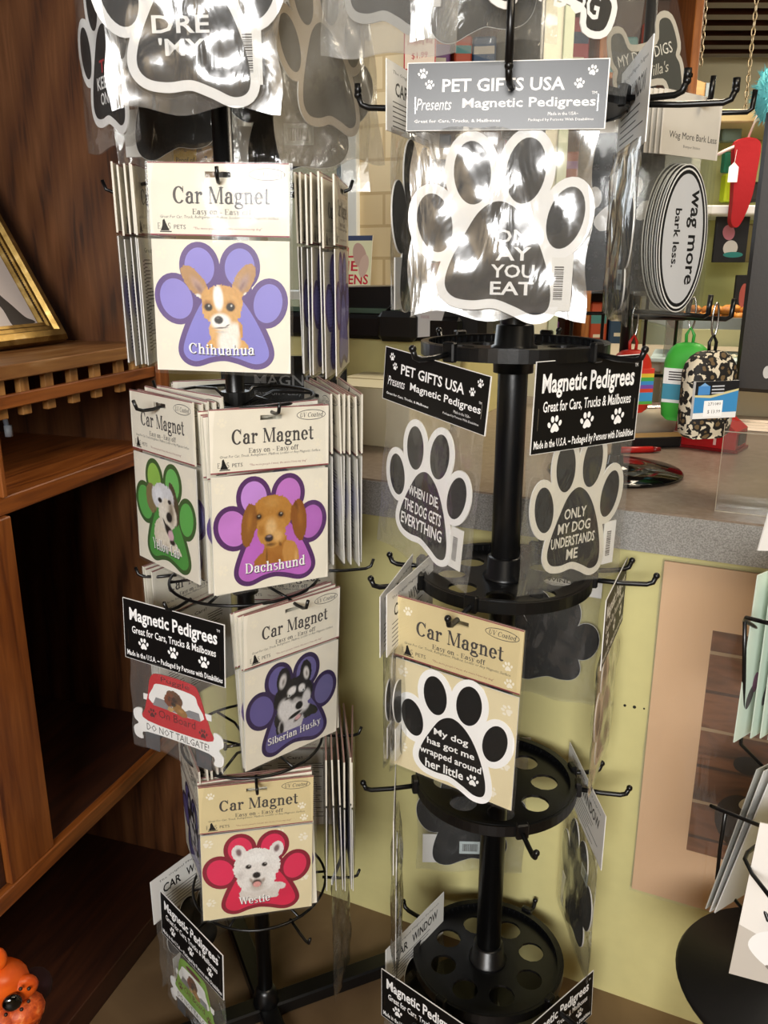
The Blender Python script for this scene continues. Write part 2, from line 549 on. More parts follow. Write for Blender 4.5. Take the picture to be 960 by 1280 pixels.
EPS = 4.5e-5
class Flat(MB):
    # a flat card or print facing -y; layers sit a hair in front of each other
    def __init__(s, y=0.0):
        super().__init__()
        s.y = y
    def poly(s, pts, mat, L=1, dy=0.0):
        n = len(pts)
        return s.add([(x, s.y - L * EPS - dy, z) for x, z in pts], [tuple(range(n))], mat)
    def rect(s, x0, z0, x1, z1, mat, L=1):
        return s.poly([(x0, z0), (x1, z0), (x1, z1), (x0, z1)], mat, L)
    def ell(s, cx, cz, rx, rz, mat, L=1, rot=0, n=28):
        return s.poly(ellipse(cx, cz, rx, rz, rot, n), mat, L)
    def text(s, t, cx, cz, wd, h, mat, L=1, bold=0.0, shear=0.0, rot=0, res=2, arc=0.0):
        vs, fs, lo, hi = text_geo(t, bold, shear, res)
        q = (vs - (lo + hi) / 2) / (hi - lo) * np.array([wd, h])
        if arc:
            q[:, 1] += arc * (q[:, 0] / (wd / 2)) ** 2
        c, n_ = math.cos(R(rot)), math.sin(R(rot))
        s.add([(cx + a * c - b * n_, s.y - L * EPS, cz + a * n_ + b * c) for a, b in q], fs, mat)
        return s
    def serif(s, t, cx, cz, wd, cap, mat, L=1, rot=0, shear=0.0, arc=0.0, grow=0.0):
        polys, tw = serif_geo(t)
        c, n_ = math.cos(R(rot)), math.sin(R(rot))
        sx, sz = wd / tw, cap / 0.70
        for i, p in enumerate(polys):
            if grow:
                m0 = np.mean(p, 0)
                p = [tuple(np.array(q) + (np.array(q) - m0) / (np.linalg.norm(np.array(q) - m0) + 1e-6) * grow) for q in p]
            o = []
            for x, y in p:
                a = (x - tw / 2 + shear * y) * sx
                b = (y - 0.35) * sz
                b += arc * (a / (wd / 2)) ** 2
                o.append((cx + a * c - b * n_, cz + a * n_ + b * c))
            s.poly(o, mat, L, dy=(i % 7) * 3e-6)
        return s
    def paw_icon(s, cx, cz, r, mat, L=1, rot=0):
        c, n_ = math.cos(R(rot)), math.sin(R(rot))
        for (x, z, a, b, t) in ((-.72, .12, .2, .3, 20), (-.27, .62, .22, .33, 6), (.27, .62, .22, .33, -6), (.72, .12, .2, .3, -20)):
            s.ell(cx + r * (x * c - z * n_), cz + r * (x * n_ + z * c), r * a, r * b, mat, L, t + rot, 12)
        pad = spline([(0, .22), (-.36, -.08), (-.55, -.5), (-.3, -.72), (0, -.62), (.3, -.72), (.55, -.5), (.36, -.08)], 3)
        s.poly([(cx + r * (x * c - z * n_), cz + r * (x * n_ + z * c)) for x, z in pad], mat, L)
        return s
    def back(s, start=0, yb=None):
        # repeat everything so far on the reverse side
        v, f, m = list(s.v), list(s.f), list(s.m)
        o = len(s.v)
        s.v += [(-x, 2 * (yb if yb is not None else s.y) - y, z) for x, y, z in v]
        s.f += [[i + o for i in q] for q in f]
        s.m += m
        s.sm += list(s.sm)
        return s

def barcode(fl, cx, cz, wd, h, L=1, vert=True, mat=WHITE):
    fl.rect(cx - wd / 2, cz - h / 2, cx + wd / 2, cz + h / 2, mat, L)
    rr = random.Random(3)
    z = -0.36
    while z < 0.30:
        b = rr.choice((0.012, 0.02, 0.03))
        if vert:
            fl.rect(cx - wd * .32, cz + h * z, cx + wd * .2, cz + h * (z + b), TEXT, L + 1)
        else:
            fl.rect(cx + wd * z, cz - h * .3, cx + wd * (z + b), cz + h * .3, TEXT, L + 1)
        z += b + rr.choice((0.012, 0.02))
# ------------------------------------------------------------------ paw shapes (unit: half the paw's width is about 1)
TOES = [(-.72, .11, .255, .315, 20), (-.335, .60, .235, .285, 6), (.30, .60, .235, .285, -8), (.735, .07, .225, .30, -14)]
PAD = spline([(0, .27), (-.26, .13), (-.47, -.20), (-.63, -.60), (-.60, -.78), (-.44, -.85), (-.20, -.78), (.02, -.75), (.24, -.79), (.52, -.87), (.70, -.80), (.73, -.62), (.55, -.22), (.30, .13)], 5)
# rounder hand-drawn paw of the black and white magnets
TOES2 = [(-.74, .02, .20, .33, 14), (-.33, .56, .21, .34, 6), (.27, .58, .22, .35, -6), (.74, .08, .20, .34, -14)]
PAD2 = spline([(-.02, .26), (-.22, .16), (-.38, -.08), (-.55, -.42), (-.60, -.66), (-.50, -.80), (-.28, -.84), (-.02, -.82), (.22, -.90), (.44, -.99), (.60, -.93), (.62, -.70), (.52, -.34), (.36, -.02), (.18, .18)], 5)

def paw_prints(fl, S, cz, outline, toes, pad, toe_mats, pad_mat, grow=.085, L=1, thick=0.0, mat_edge=None, sz=1.0, bridge=True):
    ox = lambda p: [(x * S, cz + z * S * sz) for x, z in p]
    shapes = [ellipse(x, z, a + grow, b + grow, r) for x, z, a, b, r in toes] + [inflate(pad, grow)]
    if bridge:
        shapes.append([(-.55, -.05), (.55, -.05), (.45, .45), (.1, .60), (-.1, .60), (-.5, .45)])
    for i, p in enumerate(shapes):
        q = ox(p)
        y = fl.y - L * EPS - i * 6e-6
        if thick:
            fl.prism(q, y, fl.y + thick + i * 6e-6, outline, mat_edge)
        else:
            fl.add([(a, y, b) for a, b in q], [tuple(range(len(q)))], outline)
    for (x, z, a, b, r), m in zip(toes, toe_mats):
        fl.poly(ox(ellipse(x, z, a, b, r)), m, L + 3)
    fl.poly(ox(pad), pad_mat, L + 3)

# ------------------------------------------------------------------ printed dog portraits (vertex-coloured prints)
m, nt, b_ = new_mat('printed_photo')
vc = nt.nodes.new('ShaderNodeVertexColor')
vc.layer_name = 'Col'
nt.links.new(vc.outputs['Color'], b_.inputs['Base Color'])
b_.inputs['Roughness'].default_value = 0.45
PRINT = m

def art(name, ops, mp, parent, y, S, cz, step=.0125, zmin=-.8, seed=1, fur=.10):
    cx, cy, sx, sy, k = mp
    g = np.arange(-.95, .95, step)
    X, Z = np.meshgrid(g, g)
    col = np.zeros(X.shape + (3,)) + .5
    alpha = np.zeros(X.shape)
    rs = np.random.RandomState(seed)
    nz = rs.rand(*X.shape)
    nz = (nz + np.roll(nz, 1, 0) + np.roll(nz, 2, 0) + np.roll(nz, 1, 1)) / 4 - .5
    jit = nz * .10
    for op in ops:
        px, py, rx, ry, rot, c, soft, a, body = op
        ex, ez = (px - cx) / sx, (cy - (py - k * (px - cx))) / sy
        rx, ry = rx / sx, ry / sy
        q = R(rot)
        dx, dz = X - ex, Z - ez
        u = (dx * math.cos(q) + dz * math.sin(q)) / rx
        v = (-dx * math.sin(q) + dz * math.cos(q)) / ry
        d = np.sqrt(u * u + v * v) + jit * (1.6 if body else .8)
        mk = np.clip((1 - d) / max(soft, .02) + (.5 if body else 0), 0, 1)
        mk = mk * mk * (3 - 2 * mk) * a
        cc = np.array(lin(c))
        if body:
            mm = np.clip(mk * 3, 0, 1)
            col = col * (1 - mm[..., None]) + cc * mm[..., None]
            alpha = np.maximum(alpha, (d < 1).astype(float))
        else:
            col = col * (1 - mk[..., None]) + cc * mk[..., None]
    alpha[Z < zmin] = 0
    col = np.clip(col * (1 + nz[..., None] * fur * 3.2), 0, 1)
    n = len(g)
    idx = -np.ones(X.shape, int)
    faces = []
    vs, cs = [], []
    keep = alpha > .5
    def vid(i, j):
        if idx[i, j] < 0:
            idx[i, j] = len(vs)
            vs.append((X[i, j] * S, y, cz + Z[i, j] * S))
            cs.append((*col[i, j], 1))
        return idx[i, j]
    for i in range(n - 1):
        for j in range(n - 1):
            if keep[i, j] and keep[i + 1, j] and keep[i, j + 1] and keep[i + 1, j + 1]:
                faces.append((vid(i, j), vid(i, j + 1), vid(i + 1, j + 1), vid(i + 1, j)))
    me = bpy.data.meshes.new(name)
    me.from_pydata(vs, [], faces)
    me.materials.append(PRINT)
    at_ = me.color_attributes.new('Col', 'FLOAT_COLOR', 'POINT')
    at_.data.foreach_set('color', np.array(cs, np.float32).ravel())
    me.update()
    o = bpy.data.objects.new(name, me)
    COL.objects.link(o)
    o.parent = parent
    return o

def B(x, y, rx, ry, rot, c, soft=.3):      # part of the silhouette
    return (x, y, rx, ry, rot, c, soft, 1, True)
def E(x, y, rx, ry, rot, c, soft=.5, a=1):
    return (x, y, rx, ry, rot, c, soft, a, False)

DOGS = {}
DOGS['chihuahua'] = ((480, 450, 425, 425, 0), [
    B(305, 295, 135, 62, 128, '#b58a5a'), B(632, 280, 128, 64, 60, '#b58a5a'),
    E(320, 310, 100, 40, 128, '#b79487', .8), E(634, 290, 95, 42, 60, '#a98a80', .8), E(330, 335, 60, 22, 128, '#8d6c66', .9), E(620, 315, 60, 20, 60, '#8d6c66', .9),
    B(510, 720, 150, 90, 0, '#d9a860'), B(505, 610, 120, 120, 0, '#e0b070'), B(485, 415, 142, 112, 0, '#d3a05c'), B(480, 470, 138, 105, 0, '#d8a764'),
    E(520, 680, 95, 130, 0, '#f4efe8', .5), E(560, 600, 70, 70, 0, '#f2ece2', .6), E(470, 545, 84, 66, 0, '#fbf8f4', .4),
    E(458, 390, 42, 105, 4, '#fdfcfa', .45), E(320, 385, 30, 24, 0, '#f3eee8', .6), E(648, 370, 26, 26, 0, '#f5efe8', .6),
    E(385, 440, 48, 50, 0, '#a06a35', .8), E(540, 440, 50, 50, 0, '#a8713a', .8), E(610, 600, 25, 110, 8, '#c98e45', .8), E(395, 690, 45, 60, -30, '#dba65c', .8),
    E(390, 453, 33, 30, 0, '#1d1310', .35), E(540, 449, 36, 33, 0, '#1d1310', .35), E(394, 444, 8, 8, 0, '#e8e4e0', .6), E(546, 440, 9, 9, 0, '#e8e4e0', .6),
    E(457, 534, 36, 31, 0, '#2a2626', .3), E(452, 522, 16, 8, 0, '#6f6a6a', .8), E(470, 585, 70, 8, 4, '#54463f', .8), E(515, 570, 26, 7, 30, '#5b4c44', .8), E(475, 612, 60, 12, 0, '#d6cfc8', .9)], -.64)
DOGS['lab'] = ((350, 640, 265, 425, .33), [
    B(228, 500, 55, 120, 8, '#86744f'), B(435, 560, 42, 170, 12, '#4f4330'),
    B(330, 800, 95, 150, 0, '#e3d9c6'), B(385, 915, 115, 110, -20, '#e8dfcf'), B(335, 500, 96, 112, 0, '#dcdde4'), B(370, 640, 82, 120, 0, '#e6decf'),
    E(410, 620, 40, 150, 0, '#6b5a42', .9, .8), E(300, 480, 60, 90, 0, '#eceef6', .7), E(330, 610, 50, 90, 0, '#efe9dd', .7), E(255, 640, 12, 60, 0, '#1e1a14', .7),
    E(308, 520, 24, 25, 0, '#17120d', .4), E(397, 540, 19, 21, 0, '#17120d', .4), E(388, 655, 33, 48, 10, '#1d1917', .35),
    E(385, 770, 62, 48, -35, '#231916', .4), E(350, 715, 50, 14, -50, '#231916', .5), E(408, 850, 34, 30, 0, '#2b201c', .5), E(397, 795, 32, 46, 0, '#d9b3c0', .35),
    E(350, 900, 30, 70, 10, '#b3a48c', .9, .7), E(430, 940, 50, 40, 0, '#d9c9b0', .8)], -.64)
DOGS['dachshund'] = ((500, 490, 430, 410, -.12), [
    B(530, 655, 112, 170, 0, '#a86f2c'), B(440, 730, 100, 80, 10, '#a56a28'), B(650, 665, 66, 110, 10, '#c08a45'),
    B(500, 372, 175, 140, 0, '#b57e35'), B(490, 500, 118, 110, 0, '#bf8a42'),
    B(310, 455, 60, 158, -8, '#8f5a20'), B(718, 410, 66, 158, 4, '#8a5218'),
    E(318, 430, 30, 120, -8, '#a8712d', .9), E(725, 390, 34, 120, 4, '#9d6423', .9), E(690, 300, 20, 90, 20, '#5f370f', .9, .7),
    E(500, 290, 90, 60, 0, '#c08e48', .9), E(488, 470, 62, 90, 0, '#d9b27a', .7), E(540, 530, 60, 60, 0, '#d8ab6c', .7), E(410, 490, 40, 60, 0, '#a6702c', .9),
    E(392, 395, 46, 40, 0, '#6b4118', .8), E(565, 375, 46, 40, 0, '#7a4c1c', .8), E(392, 395, 24, 21, 0, '#221309', .4), E(567, 373, 24, 21, 0, '#221309', .4),
    E(392, 390, 10, 7, 0, '#cfc8bd', .7), E(570, 366, 10, 7, 0, '#cfc8bd', .7),
    E(470, 548, 44, 34, 0, '#2b1f24', .4), E(470, 535, 30, 12, 0, '#8f7f88', .8), E(480, 595, 70, 22, 0, '#4a2c12', .9, .8), E(560, 590, 20, 30, 20, '#7d4d1b', .9),
    E(450, 680, 12, 90, 0, '#5c3610', .9, .8), E(545, 700, 60, 60, 0, '#a06622', .9), E(690, 690, 20, 80, 0, '#e0b678', .9, .6)], -.60)
DOGS['husky'] = ((470, 680, 400, 430, -.37), [
    B(378, 480, 66, 125, 0, '#1a1a1d'), B(582, 392, 58, 118, 0, '#1a1a1d'), B(655, 730, 60, 40, -40, '#23251f'), B(590, 740, 80, 70, -20, '#2a2b28'),
    B(470, 600, 185, 165, 0, '#1b1b1e'), B(440, 780, 150, 140, 0, '#26262a'), B(365, 890, 60, 110, 0, '#1c1c1f'), B(450, 860, 110, 110, 0, '#c9c8cc'),
    E(370, 478, 40, 82, -12, '#d4d2d4', .5), E(376, 485, 20, 50, -10, '#8c8886', .9), E(588, 395, 34, 74, 8, '#d9d7d8', .5), E(592, 400, 16, 46, 8, '#908c8a', .9),
    E(395, 730, 85, 125, 10, '#dcdbde', .4), E(590, 640, 52, 120, -6, '#d5d4d8', .4), E(455, 560, 56, 46, 20, '#e8e7ea', .5), E(545, 530, 42, 46, 10, '#e6e5e8', .5),
    E(495, 720, 105, 110, 0, '#dfdee1', .5), E(450, 870, 80, 90, 0, '#d0cfd4', .6), E(503, 570, 17, 90, 0, '#1c1c1f', .6), E(420, 620, 50, 20, 20, '#2a2a2d', .7), E(560, 560, 34, 18, 30, '#2a2a2d', .7),
    E(432, 603, 24, 15, 10, '#e8eef2', .5), E(432, 603, 11, 11, 0, '#14161a', .4), E(562, 550, 20, 14, 20, '#e8eef2', .5), E(562, 550, 10, 10, 0, '#14161a', .4),
    E(523, 690, 42, 44, 0, '#121214', .3), E(490, 645, 40, 40, 0, '#bcbabd', .8), E(485, 775, 80, 22, 16, '#17171a', .4), E(515, 800, 60, 26, 30, '#17171a', .5), E(512, 798, 36, 24, 20, '#d8a9ae', .4),
    E(360, 900, 30, 90, 0, '#1b1b1e', .6), E(620, 750, 60, 40, -30, '#2a2c28', .8)], -.52)
DOGS['westie'] = ((485, 420, 415, 340, -.095), [
    B(335, 255, 62, 66, 10, '#e9e4e4'), B(640, 232, 62, 68, -10, '#e9e4e4'),
    B(500, 580, 165, 110, 0, '#dcd5d0'), B(640, 530, 80, 36, -5, '#e2dcd8'), B(478, 365, 195, 150, 0, '#efeceb'), B(475, 460, 165, 110, 0, '#ece8e6'),
    E(335, 252, 30, 42, 12, '#7d6468', .6), E(640, 222, 30, 42, -12, '#7d6468', .6), E(470, 300, 130, 60, 0, '#f7f6f6', .9), E(480, 540, 110, 50, 0, '#bdb2a8', .9, .8), E(340, 440, 50, 60, 0, '#d6d0ce', .9), E(600, 450, 60, 80, 0, '#f2efee', .9),
    E(410, 368, 30, 22, 0, '#1c1512', .4), E(540, 350, 28, 21, 0, '#1c1512', .4), E(416, 361, 6, 5, 0, '#e8e4e0', .6), E(546, 343, 6, 5, 0, '#e8e4e0', .6),
    E(475, 437, 40, 31, 0, '#1c1716', .35), E(478, 500, 68, 46, 0, '#6d584c', .7), E(478, 500, 48, 32, 0, '#2a1d19', .5), E(478, 512, 40, 28, 0, '#e0a19d', .35), E(430, 480, 22, 30, 20, '#a5968c', .9), E(530, 476, 22, 30, -20, '#a5968c', .9)], -.64)
DOGS['puggle'] = ((0, 0, 1, 1, 0), [
    B(-.06, -.1, .44, .36, -20, '#6a4426'), B(-.28, .02, .3, .3, 0, '#7c3f1c'), B(.2, .36, .4, .22, -20, '#9a7038'), B(-.25, .42, .16, .12, 0, '#c3a46a'),
    E(-.05, -.05, .25, .2, 0, '#3a2212', .7), E(.1, -.2, .3, .18, -20, '#54361c', .8), E(-.3, -.05, .12, .2, 0, '#4a2410', .8), E(-.1, .15, .18, .14, 0, '#2a1a10', .6), E(.25, .35, .2, .12, 0, '#b98a4c', .8)], -2)
DOGS['retriever'] = ((0, 0, 1, 1, 0), [
    B(0, .3, .8, .7, 0, '#b8813c'), B(0, -.15, .5, .55, 0, '#c99248'), B(-.42, -.1, .2, .42, 10, '#a06c2c'), B(.42, -.1, .2, .42, -10, '#a06c2c'),
    E(0, .1, .22, .3, 0, '#e0bd84', .7), E(-.18, -.2, .08, .07, 0, '#20130a', .4), E(.18, -.2, .08, .07, 0, '#20130a', .4), E(0, .12, .11, .08, 0, '#1c1410', .4), E(0, .28, .16, .05, 0, '#3a2414', .6)], -2)

# ------------------------------------------------------------------ the car magnet package
PW, PH = 0.166, 0.232          # width and height of a package
HH = 0.077                     # height of the folded header card
def film(name, wd, z0, z1, parent, mat, dy=.003, puff=.003, seed=1, amp=.0006, nx=14, nz=18, open_bottom=.0, edge_y=.0004):
    mb = MB()
    rs = np.random.RandomState(seed)
    ph = rs.rand(8) * 6
    for side in (-1, 1):
        vs, fs = [], []
        for j in range(nz + 1):
            for i in range(nx + 1):
                u, v = i / nx, j / nz
                edge = min(1, 6 * u, 6 * (1 - u)) * min(1, 6 * (1 - v) + .3, 5 * v + open_bottom)
                y = max(dy * .35, edge_y) + (dy * .65 + puff * math.sin(PI * u)) * edge
                y += amp * edge * (math.sin(9 * u + 5 * v + ph[0] + side) + math.sin(17 * v - 7 * u + ph[1]) + math.sin(23 * u + 11 * v + ph[2]))
                zz = z0 + (z1 - z0) * v
                if j == 0:
                    zz += amp * 3 * math.sin(11 * u + ph[3])
                xx = (u - .5) * wd
                if i in (0, nx):
                    xx += amp * 1.5 * math.sin(13 * v + ph[4 + (i > 0)])
                    y = edge_y
                vs.append((xx, side * y, zz))
        for j in range(nz):
            for i in range(nx):
                a = j * (nx + 1) + i
                q = (a, a + 1, a + nx + 2, a + nx + 1)
                fs.append(q if side < 0 else q[::-1])
        mb.add(vs, fs, mat, True)
    return mb.build(name, parent)

def magnet_header_mesh():
    f = Flat(-0.0012)
    w_, h_ = PW * .96, HH
    hx, hz0, hz1 = .0145, -.0152, -.0092        # hang slot
    for (a, b_, c, d) in ((-w_ / 2, -h_, w_ / 2, hz0), (-w_ / 2, hz1, w_ / 2, 0), (-w_ / 2, hz0, -hx, hz1), (hx, hz0, w_ / 2, hz1), (-.003, hz1 - .0005, .003, hz1)):
        f.rect(a, b_, c, d, CREAM, 0)
    f.rect(-w_ / 2, -h_, w_ / 2, -h_ + .0016, MAROON, 1)
    f.rect(-w_ / 2, -.0010, w_ / 2, 0, MAROON, 1)
    f.serif('Car Magnet', .003, -h_ * .44, w_ * .69, h_ * .225, TEXT, 2, grow=.020)
    f.serif('Easy on - Easy off', .003, -h_ * .665, w_ * .42, h_ * .075, TEXT, 2, grow=.016)
    f.text('Great For Car, Truck, Refrigerator, Mailbox, Locker or Any Magnetic Surface', 0, -h_ * .745, w_ * .85, h_ * .055, TEXT, 2, shear=.2, res=1)
    f.text('"The more people I meet, the more I love my dog"', w_ * .06, -h_ * .90, w_ * .49, h_ * .045, MAROON, 2, shear=.2, res=1)
    f.ell(w_ * .345, -h_ * .15, w_ * .128, h_ * .085, TEXT, 2)
    f.ell(w_ * .345, -h_ * .15, w_ * .123, h_ * .074, CREAM, 3)
    f.serif('UV Coated', w_ * .345, -h_ * .15, w_ * .205, h_ * .075, TEXT, 4, shear=.25, grow=.004)
    # sitting-dog mark and letters
    f.serif('E', -w_ * .435, -h_ * .87, w_ * .022, h_ * .085, TEXT, 2)
    f.serif('S', -w_ * .362, -h_ * .87, w_ * .022, h_ * .085, TEXT, 2)
    f.text('PETS', -w_ * .285, -h_ * .88, w_ * .085, h_ * .06, TEXT, 2)
    f.poly([(-w_ * .425, -h_ * .935), (-w_ * .36, -h_ * .935), (-w_ * .375, -h_ * .87), (-w_ * .39, -h_ * .80), (-w_ * .395, -h_ * .77), (-w_ * .408, -h_ * .79), (-w_ * .412, -h_ * .87)], BLACKP, 3)
    f.poly([(-w_ * .43, -h_ * .955), (-w_ * .345, -h_ * .955), (-w_ * .345, -h_ * .94), (-w_ * .43, -h_ * .94)], BLACKP, 2)
    for (x, z) in ((-.40, -.22), (.40, -.62), (.42, -.88)):
        f.paw_icon(w_ * x, h_ * z, h_ * .085, PALEPAW, 1, 10)
    f.back(yb=0)
    # card edges
    mm = MAROON
    f.box(-w_ / 2, w_ / 2, -.0011, .0011, -.0006, .0002, M('#a5827a', .5))
    f.box(-w_ / 2 - .0002, -w_ / 2, -.0011, .0011, -h_, 0, CREAM)
    f.box(w_ / 2, w_ / 2 + .0002, -.0011, .0011, -h_, 0, CREAM)
    return f

HEADER_MESH = None
TAN = []
def tan_header():
    if not TAN:
        me = HEADER_MESH.copy()
        for i, mm in enumerate(me.materials):
            if mm is CREAM or mm == CREAM:
                me.materials[i] = M('#dccb9c', .5, var=.03, bscale=30)
        TAN.append(me)
    return TAN[0]
LIST_MESH = {}
def insert_card(parent, key='cream', y=-.0008):
    # the square card behind the magnet, breed list on its back
    f = Flat(y)
    w_ = PW * .955
    z1, z0 = -HH - .004, -PH + .004
    f.rect(-w_ / 2, z0, w_ / 2, z1, CREAM2 if key == 'tan' else CREAM, 0)
    for (x, z) in ((-.44, -.10), (.42, -.14), (.43, -.62), (-.43, -.80), (.34, -.90), (-.36, -.55), (.2, -.06)):
        f.paw_icon(w_ * x, z1 + (z1 - z0) * z, .008, PALEPAW, 1, 15 * x * 10)
    # reverse: pale sheet with columns of small print
    b0 = len(f.v)
    f2 = Flat(-.0008)
    f2.rect(-w_ / 2, z0, w_ / 2, z1, WHITE, 0)
    rr = random.Random(5)
    f2.text('Great for Cars!', -w_ * .1, z1 - .014, w_ * .5, .006, TEXT, 1, bold=.01, res=1)
    z = z1 - .026
    while z > z0 + .012:
        for cx in (-.40, -.12, .16):
            f2.rect(w_ * cx, z, w_ * (cx + rr.uniform(.10, .22)), z + .0013, TEXT, 1)
        z -= .0042
    f.add([(-x, -q, zz) for x, q, zz in f2.v], [], WHITE)
    o = b0
    for q, mi_ in zip(f2.f, f2.m):
        f.f.append([i + o for i in q])
        f.m.append(f.mi(f2.mats[mi_]))
        f.sm.append(False)
    f.box(-w_ / 2, w_ / 2, -.0006, .0006, z0 - .0002, z0, WHITE)
    f.box(-w_ / 2 - .0002, -w_ / 2, -.0006, .0006, z0, z1, WHITE)
    f.box(w_ / 2, w_ / 2 + .0002, -.0006, .0006, z0, z1, WHITE)
    return f.build('insert_card', parent)

PS = 0.0735
PCZ = -HH - .0775
def car_package(label, loc, yaw, tilt=0, roll=0, outline=None, toes=None, breed=None, words=None, wargs=None, group=None, scale=1.0, card='cream', seed=1, bw=False, film_=True):
    global HEADER_MESH
    t = thing('car_magnet_package', label, 'magnet package', loc, yaw, tilt, roll, group, scale)
    if HEADER_MESH is None:
        h = magnet_header_mesh().build('header_card', t)
        HEADER_MESH = h.data
    else:
        h = bpy.data.objects.new('header_card', HEADER_MESH)
        COL.objects.link(h)
        h.parent = t
    if card == 'tan':
        h.data = tan_header()
    insert_card(t, card)
    f = Flat(-.0012)
    if bw:
        paw_prints(f, PS, PCZ, WHITEP, TOES2, PAD2, [BLACKP] * 4, BLACKP, .115, 1, thick=.0002)
        for i, (s, wd) in enumerate((('My dog', .62), ('has got me', .86), ('wrapped around', 1.12), ('her little', .70))):
            f.text(s, PS * (-.02 - .10 * (i == 3)), PCZ + PS * (-.10 - .205 * i), PS * wd, PS * (.155 if i < 2 else .165), WHITEP, 6, bold=.018)
        f.paw_icon(PS * .40, PCZ - PS * .735, PS * .115, WHITEP, 6)
    else:
        paw_prints(f, PS, PCZ, outline, TOES, PAD, toes[:4], toes[4], .085, 1, thick=.0002)
    if words:
        cx, cz, wd, cap, rot, arc_ = wargs
        f.serif(words, PS * (cx + .012), PCZ + PS * (cz - .015), PS * wd, PS * cap, M('#3a3440', .5), 10, rot, grow=.02, arc=PS * arc_)
        f.serif(words, PS * cx, PCZ + PS * cz, PS * wd, PS * cap, WHITEP, 13, rot, grow=.012, arc=PS * arc_)
    mg = f.build('paw_magnet', t)
    if breed:
        mp, ops, zm = DOGS[breed]
        art('dog_picture', ops, mp, mg, -.0012 - 7 * EPS, PS, PCZ, zmin=zm)
    film('clear_sleeve', PW, -PH, .001, t, SLEEVE, .0028, .0012, seed, .00025)
    return t

def P(c, var=.05):
    return M(c, .45, name='printed_colour', var=var, bscale=18)

# ------------------------------------------------------------------ bags with a stapled header
def bag_header(f, wd, h, kind, ink=None):
    # black printed front, white reverse
    f.box(-wd / 2, wd / 2, f.y, f.y + .0012, -h, 0, WHITE)
    f.rect(-wd / 2 + .0008, -h + .0006, wd / 2 - .0012, -.0008, ink or BLACKP, 1)
    if kind == 'pedigrees':
        f.text('Magnetic', -wd * .235, -h * .27, wd * .40, h * .27, WHITEP, 2, bold=.024)
        f.text('Pedigrees', wd * .215, -h * .275, wd * .43, h * .28, WHITEP, 2, bold=.024)
        f.text('TM', wd * .44, -h * .12, wd * .03, h * .04, WHITEP, 2, res=1)
        f.text('Great for Cars, Trucks & Mailboxes', 0, -h * .50, wd * .83, h * .14, WHITEP, 2, bold=.014)
        for x in (-.30, 0, .30):
            f.paw_icon(wd * x, -h * .70, h * .11, WHITEP, 2, 5)
        f.text('Made in the U.S.A. ~ Packaged by Persons with Disabilities', 0, -h * .91, wd * .95, h * .12, WHITEP, 2, bold=.018, res=1)
    else:
        f.text('PET GIFTS USA', -wd * .015, -h * .34, wd * .61, h * .19, WHITEP, 2, bold=.018)
        f.text('Presents', -wd * .36, -h * .61, wd * .18, h * .17, WHITEP, 2, shear=.25)
        f.text('Magnetic Pedigrees', wd * .115, -h * .62, wd * .66, h * .18, WHITEP, 2, bold=.014)
        f.text('TM', wd * .435, -h * .48, wd * .025, h * .04, WHITEP, 2, res=1)
        f.text('Great for Cars, Trucks, & Mailboxes', -wd * .24, -h * .86, wd * .44, h * .055, WHITEP, 2, bold=.014, res=1)
        f.text('Made in the USA~', wd * .29, -h * .77, wd * .15, h * .05, WHITEP, 2, res=1)
        f.text('Packaged by Persons With Disabilities', wd * .28, -h * .86, wd * .32, h * .05, WHITEP, 2, res=1)
        f.paw_icon(-wd * .42, -h * .17, h * .085, WHITEP, 2, 10)
        f.paw_icon(-wd * .385, -h * .33, h * .08, WHITEP, 2, -10)
        f.paw_icon(wd * .36, -h * .35, h * .085, WHITEP, 2, 10)
        f.paw_icon(wd * .42, -h * .17, h * .085, WHITEP, 2, -12)
    for x in (-1, 1):
        f.box(x * wd * .455 - .0003, x * wd * .455 + .0003, f.y - .0006, f.y, -h * .74, -h * .50, STEEL)
    # reverse print
    g = Flat(-f.y - .0012)
    k0 = len(f.v)
    g.y = 0
    g.text('The Original Magnetic Pedigrees', 0, -h * .14, wd * .8, h * .06, TEXT, 1, res=1)
    g.text('CAR', -wd * .25, -h * .36, wd * .22, h * .2, BLACKP, 1, bold=.018)
    g.text('WINDOW', wd * .16, -h * .36, wd * .45, h * .2, BLACKP, 1, bold=.018)
    rr = random.Random(9)
    for i in range(6):
        g.rect(-wd * .4, -h * (.56 + .07 * i), wd * rr.uniform(.1, .42), -h * (.545 + .07 * i), TEXT, 1)
    for q, mi_ in zip(g.f, g.m):
        f.f.append([i + k0 for i in q])
        f.m.append(f.mi(g.mats[mi_]))
        f.sm.append(False)
    f.v += [(-x, f.y + .0012 - y, z) for x, y, z in g.v]

